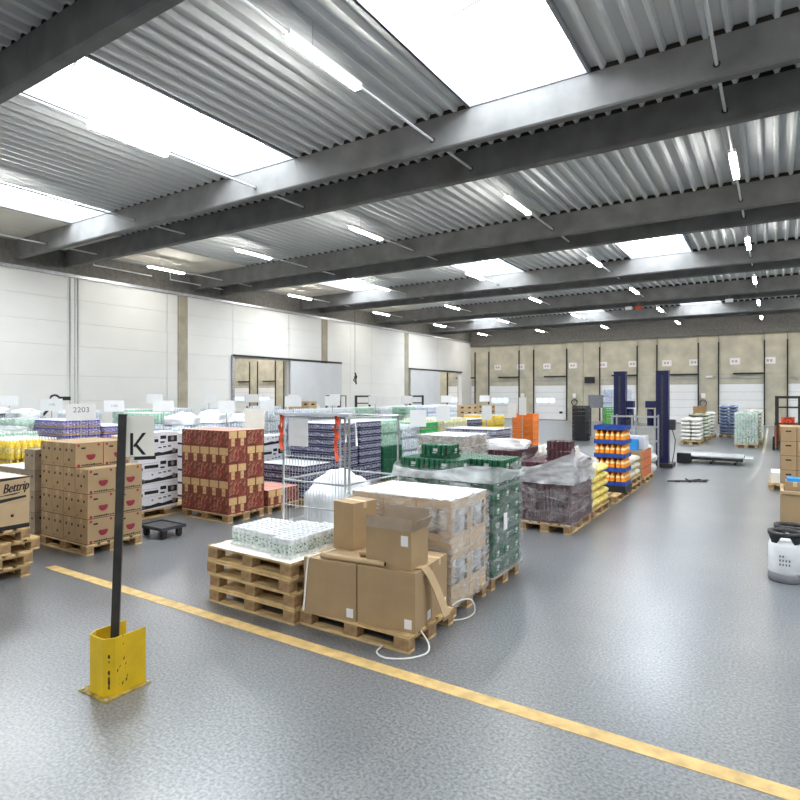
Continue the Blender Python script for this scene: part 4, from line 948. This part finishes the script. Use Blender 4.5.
# ------------------------------------------------------------------ far right: sacks, wrapped packs, truck, cartons, kegs
def sacks(x, y, n, m, base, ploc, seed, rz=1.2):
    pallet(x, y, 'wooden pallet under the ' + ploc, long_y=True, full=False); load(sack_mesh(.39, .59, .16, m, seed), base, 'sack', 'sack', x, y + .01, 2, 2, n, solid=True, group=base, rzj=R(rz), jit=.008, gap=.012)
sacks(-3.45, 27.9, 6, 'sack_white', 'white sack at front of far row', 'front white sacks of the far row', 3)
sacks(-3.35, 30.0, 7, 'sack_mixed', 'mixed sack behind white sacks', 'mixed sacks behind the white sacks', 5)
sacks(-3.3, 32.2, 7, 'sack_white', 'white sack at back of far row', 'back white sacks of the far row', 6)
ob = carton_mesh(.5, .35, .3, 'kraft_in', 'x'); O('carton', ob[0], None, (-3.2, 30.2, PH + 7 * .161), 0, 'dark brown box on top of the mixed sacks', 'carton')
sacks(-2.35, 33.0, 9, 'sack_blue', 'blue sack behind green wrapped packs', 'blue sacks behind the green wrapped packs', 8)
pallet(-1.38, 27.3, 'wooden pallet under the green film wrapped packs', long_y=True, full=False)
load(bpk('mint', 4, 3, .31, .049), 'green wrapped bottle pack in far aisle', 'mint_bottle_pack', 'bottle pack', -1.38, 27.31, 2, 4, 4, group='green wrapped bottle packs', gap=.003)
film('milky film around the green packs in the far aisle', -1.38, -.58, 27.3, 28.5, .12, PH + 1.27, m='film_mid', amp=.03, seed=6)
for i in range(3): sacks(-1.25, 28.9 + 1.6 * i, 8, 'sack_mixed' if i != 1 else 'sack_white', 'patterned sack behind green packs, ' + ORD[i] + ' pallet', ORD[i] + ' pallet of patterned sacks behind the green packs', 11 + i)
def forklift(x, y, rz, label, body='orange_paint'):
    t = thing('forklift', label, 'forklift', (x, y, 0), rz)
    for sx in (-.38, .30): boxo('mast_rail', (sx, sx + .08, -.12, .02, .05, 2.05), 'dark_steel', t)
    for z in (.3, 1.0, 1.62, 1.98): boxo('mast_cross_bar', (-.38, .38, -.06, .0, z, z + .06), 'dark_steel', t)
    for sx in (-.28, .16): boxo('fork', (sx, sx + .12, -1.15, -.13, .06, .10), 'dark_steel', t); boxo('fork_heel', (sx, sx + .12, -.17, -.125, .10, .6), 'dark_steel', t)
    mb = MB(); mb.box(-.42, .42, .03, 1.55, .16, .62); mb.box(-.42, .42, .95, 1.55, .62, 1.02); mb.box(-.42, .42, .03, .22, .62, .95); O('body', (mb, [body]), t)
    boxo('counterweight', (-.44, .44, 1.56, 1.95, .18, 1.0), 'dark_plastic', t)
    boxo('seat', (-.24, .24, .62, .95, .625, .74), 'red_cloth', t); boxo('seat_back', (-.22, .22, .86, .95, .745, 1.25), 'red_cloth', t)
    for sx in (-.42, .37):
        for yy, z0 in ((.1, .95), (1.45, 1.02)): boxo('guard_post', (sx, sx + .05, yy, yy + .05, z0, 2.02), 'dark_steel', t)
    mb = MB()
    for k in range(5): mb.box(-.42, .42, .10 + k * .33, .16 + k * .33, 2.03, 2.07)
    mb.box(-.42, -.37, .1, 1.5, 2.02, 2.075); mb.box(.37, .42, .1, 1.5, 2.02, 2.075); O('overhead_guard', (mb, ['dark_steel']), t)
    mb = MB(); mb.tube([(.16 * math.cos(R(a)), .42 + .08 * math.sin(R(a)), 1.12 + .1 * math.sin(R(a))) for a in range(0, 360, 30)], .014, 6, closed=True); O('steering_wheel', (mb, ['black_plastic']), t)
    mb = MB(); mb.tube([(0, .25, .9), (0, .42, 1.11)], .018, 6); O('steering_column', (mb, ['black_plastic']), t)
    for sx in (-.5, .42):
        for yy in (.25, 1.55): mb = MB(); mb.tube([(sx, yy, .22), (sx + .08, yy, .22)], .22, 16); O('wheel', (mb, ['rubber']), t)
    return t
forklift(.42, 26.4, 0, 'dark masted orange forklift with red seat at right edge')
forklift(-20.4, 25.0, R(25), 'dark forklift left, in front of the first sliding door', 'dark_plastic')
forklift(-18.8, 25.6, R(38), 'dark forklift right of the first sliding door', 'dark_plastic')
forklift(-17.1, 28.4, R(32), 'dark forklift in front of the second sliding door', 'dark_plastic')
# handle cartons on the right
pallet(.06, 10.5, 'wooden pallet under the brown handle cartons at right edge', full=False)
hc = carton_mesh(.20, .38, .215, 'kraft', None, lambda mb, d: ([mb.rect(f, d, d[0] * .32, d[0] * .68, d[2] * .66, d[2] * .76, 2) for f in 'f'], [mb.rect(f, d, 0, d[0] if f == 'f' else d[1], 0, .005, 2) for f in 'fl'], mb.rect('f', d, 0, .004, 0, d[2], 2), ['gap'])[-1])
load(hc, 'brown handle carton at right edge', 'carton', 'carton', .07, 10.52, 5, 2, 7, z=PH, group='brown handle cartons', side='l', skip=lambda i, j, k: k >= 6 and i > 3)
pallet(.06, 9.4, 'wooden pallet under the big open brown bin at right edge', full=False)
t = thing('pallet_bin', 'big brown cardboard bin with pale rim behind the kegs', 'cardboard bin', (.07, 9.42, PH))
for b_ in ((0, 1.15, 0, .012, 0, .66), (0, 1.15, .74, .752, 0, .66), (0, .012, .012, .74, 0, .66), (1.138, 1.15, .012, .74, 0, .66)): boxo('bin_wall', b_, 'kraft', t)
for b_ in ((-.01, 1.16, -.012, .03, .661, .70), (-.01, 1.16, .72, .764, .661, .70), (-.01, .03, .03, .72, .661, .70), (1.12, 1.16, .03, .72, .661, .70)): boxo('rim', b_, 'kraft_light', t)
boxo('bin_floor', (.012, 1.138, .012, .74, .002, .5), 'kraft_in', t)
ob = carton_mesh(.22, .34, .30, 'kraft', 'y'); 
for i in range(2): O('carton', ob[0], None, (.12 + .24 * i, 9.58, PH + .505), 0, 'small brown box standing in the cardboard bin, ' + ('left', 'right')[i], 'carton', 'boxes in the bin')
boxo('blue_pack', (0, .26, 0, .2, 0, .045), 'blue_box', loc=(.14, 9.62, PH + .807), label='flat blue pack lying on the boxes in the bin', cat='pack')
O('red_bag', sack_mesh(.24, .22, .13, 'red_cloth', 2)[0], None, (.42, 9.62, PH + .807), 0, 'small red and white bag on the boxes in the bin', 'bag')
def keg(x, y, label, m='keg_white'):
    t = thing('keg', label, 'keg', (x, y, 0)); t.scale = (1, 1, .93)
    mb = MB(); r_ = .17; mb.lathe([(r_ * .93, 0), (r_, .02), (r_, .09), (r_ * .97, .10)], 24); O('foot_ring', (mb, ['keg_grey']), t)
    mb = MB(); mb.lathe([(r_ * .95, .101), (r_, .13), (r_, .44), (r_ * .9, .50), (r_ * .55, .53)], 24); O('body', (mb, [m]), t)
    mb = MB()
    for q in range(10): mb.box(-.06 + .03 * (q % 4), -.045 + .03 * (q % 4), -r_ - .002, -r_ + .01, .22 + .05 * (q // 4), .245 + .05 * (q // 4))
    O('printing', (mb, ['keg_grey']), t)
    mb = MB(); mb.lathe([(r_ * .78, .585), (r_ * .98, .56), (r_ * 1.03, .575), (r_ * 1.03, .615), (r_ * .80, .615), (r_ * .78, .585)], 28, cap=False)
    for a in (45, 135, 225, 315):
        P = []
        for z, w1, rr in ((.47, 12, .93), (.53, 22, .97), (.575, 34, 1.0)): P.append([(rr * r_ * math.cos(R(a + s1 * w1)), rr * r_ * math.sin(R(a + s1 * w1)), z) for s1 in (-1, -.33, .33, 1)] + [(rr * r_ * .86 * math.cos(R(a + s1 * w1)), rr * r_ * .86 * math.sin(R(a + s1 * w1)), z) for s1 in (1, .33, -.33, -1)])
        for q in range(2): mb.add(P[q] + P[q + 1], [[i_, (i_ + 1) % 8, (i_ + 1) % 8 + 8, i_ + 8] for i_ in range(8)])
    O('handle_ring', (mb, ['black_plastic']), t); mb = MB(); mb.lathe([(.035, .531), (.035, .56)], 12); O('valve', (mb, ['steel']), t)
keg(.10, 8.08, 'white keg with black handle ring standing nearest at right edge'); keg(.16, 8.50, 'white keg behind the nearest keg'); keg(.50, 8.15, 'dark keg cut by the right picture edge', 'keg_grey')
pallet(-.12, 15.6, 'wooden pallet with cream box at the right aisle side', long_y=True, full=False); ob = carton_mesh(.7, .9, .22, 'cream', 'x'); O('carton', ob[0], None, (-.08, 15.7, PH), 0, 'low cream box on a pallet at the right aisle side', 'carton')

# ------------------------------------------------------------------ location signs above the pallets
V, F = text_polys('2203', .13)
V2, F2 = text_polys('1102', .075)
def sign(x, y, z, w_, h_, label, txt=0, post=True, m='paper'):
    t = thing('location_sign', label, 'sign', (x, y, 0), math.atan2(-x, y), 'location signs over the pallets')
    b_ = boxo('board', (-w_ / 2, w_ / 2, -.004, .004, z - h_ / 2, z + h_ / 2), m, t)
    boxo('post', (-.012, .012, .006, .03, 0, z + h_ / 2 - .02), 'steel', t)
    if txt:
        vv, ff = (V, F) if txt == 1 else (V2, F2); cx = max(v[0] for v in vv) / 2
        mb = MB(); mb.add([(u - cx, -.0055, z - (.0 if txt == 1 else .02) + v) for u, v in vv], ff); O('lettering', (mb, ['keg_grey']), b_)
    return t
sign(-10.25, 5.62, 1.83, .46, .29, 'white sign reading 2203 above the melon cartons', 1)
sign(-15.3, 7.65, 1.88, .48, .30, 'smaller white numbered sign left of the 2203 sign', 2)
sign(-13.9, 8.45, 1.85, .46, .28, 'white numbered sign right of the 2203 sign', 2)
sign(-12.55, 8.9, 1.86, .48, .26, 'white sign standing left of the K plate')
sign(-19.0, 8.3, 1.95, .45, .3, 'white sign at the far left picture edge')
sign(-17.4, 12.0, 2.0, .5, .3, 'white sign before the wall column')
sign(-12.5, 10.8, 1.80, .42, .34, 'white sign over the film left of the doorway')
sign(-12.4, 12.2, 1.82, .4, .32, 'white sign over the film below the doorway')
sign(-9.05, 8.55, 1.50, .40, .70, 'tall cream card behind the left cage post', m='cream')
sign(-7.45, 12.45, 1.55, .40, .42, 'white card left of the bright green trays')
sign(-7.45, 13.75, 1.63, .36, .40, 'white card right of the bright green trays')
sign(-7.45, 16.55, 1.58, .30, .44, 'white card before the nearer bright yellow packs')
sign(-7.45, 18.62, 1.60, .28, .46, 'white card before the farther bright yellow packs')
sign(-7.55, 19.85, 1.72, .26, .62, 'white card in front of the orange crates')
for i, (x, y, wd) in enumerate(((-12.5, 13.4, 'first'), (-12.5, 15.3, 'second'), (-12.5, 17.8, 'third'), (-12.5, 20.0, 'fourth'), (-12.5, 23.4, 'fifth'), (-12.5, 27.5, 'sixth'))): sign(x, y, 1.92, .5, .32, 'white sign over the middle row, ' + wd + ' from the front')
for i, (x, y) in enumerate(((-17.5, 14.3), (-17.5, 16.4), (-17.5, 18.8), (-17.5, 21.6))): sign(x, y, 1.98, .5, .32, 'white sign over the wall row, ' + ORD[i] + ' from the front')
# hanging cable with hook, exit lamps under the roof
t = thing('hanging_cable', 'thin black cable with knotted grip hanging before the left wall', 'cable', (-21.6, 28.6, 0)); mb = MB(); mb.tube([(0, 0, 3.2), (0, 0, 7.62)], .012, 5); O('cord', (mb, ['black_plastic']), t)
mb = MB(); mb.tube([(0, 0, 3.45), (.12, 0, 3.2), (.05, 0, 2.85), (-.1, 0, 3.0), (.02, 0, 3.3), (.1, 0, 2.75)], .045, 6); O('grip', (mb, ['black_plastic']), t)
for i, (x, y, z, m_, wd) in enumerate(((-6.6, 33.0, 6.75, 'paper', 'white, left of the red one'), (-6.1, 33.0, 6.72, 'red_cloth', 'red, near the middle light row'), (-1.9, 33.0, 6.75, 'paper', 'white, left of the right light row'))):
    t = thing('exit_lamp', 'small box lamp hanging under the far roof, ' + wd, 'lamp', (x, y, z), group='exit lamps under the roof'); boxo('case', (-.17, .17, -.05, .05, -.08, .08), m_, t); boxo('hanger', (-.008, .008, -.008, .008, .08, DT - z), 'steel', t)
# black pump truck handle between the packs at far left
t = thing('truck_handle', 'black steering handle of a hand truck among the packs at left', 'hand truck', (-16.3, 8.15, 0)); mb = MB(); mb.tube([(0, -.35, .01), (0, -.3, 1.5), (0, -.1, 1.72), (0, .08, 1.95)], .04, 8); O('drawbar', (mb, ['black_plastic']), t)
mb = MB(); mb.tube([(0, .08 + .12 * math.cos(R(a)), 2.02 + .1 * math.sin(R(a))) for a in range(0, 360, 30)], .03, 6, closed=True); O('grip_ring', (mb, ['black_plastic']), t); boxo('head', (-.05, .05, .20, .48, 1.98, 2.08), 'black_plastic', t)
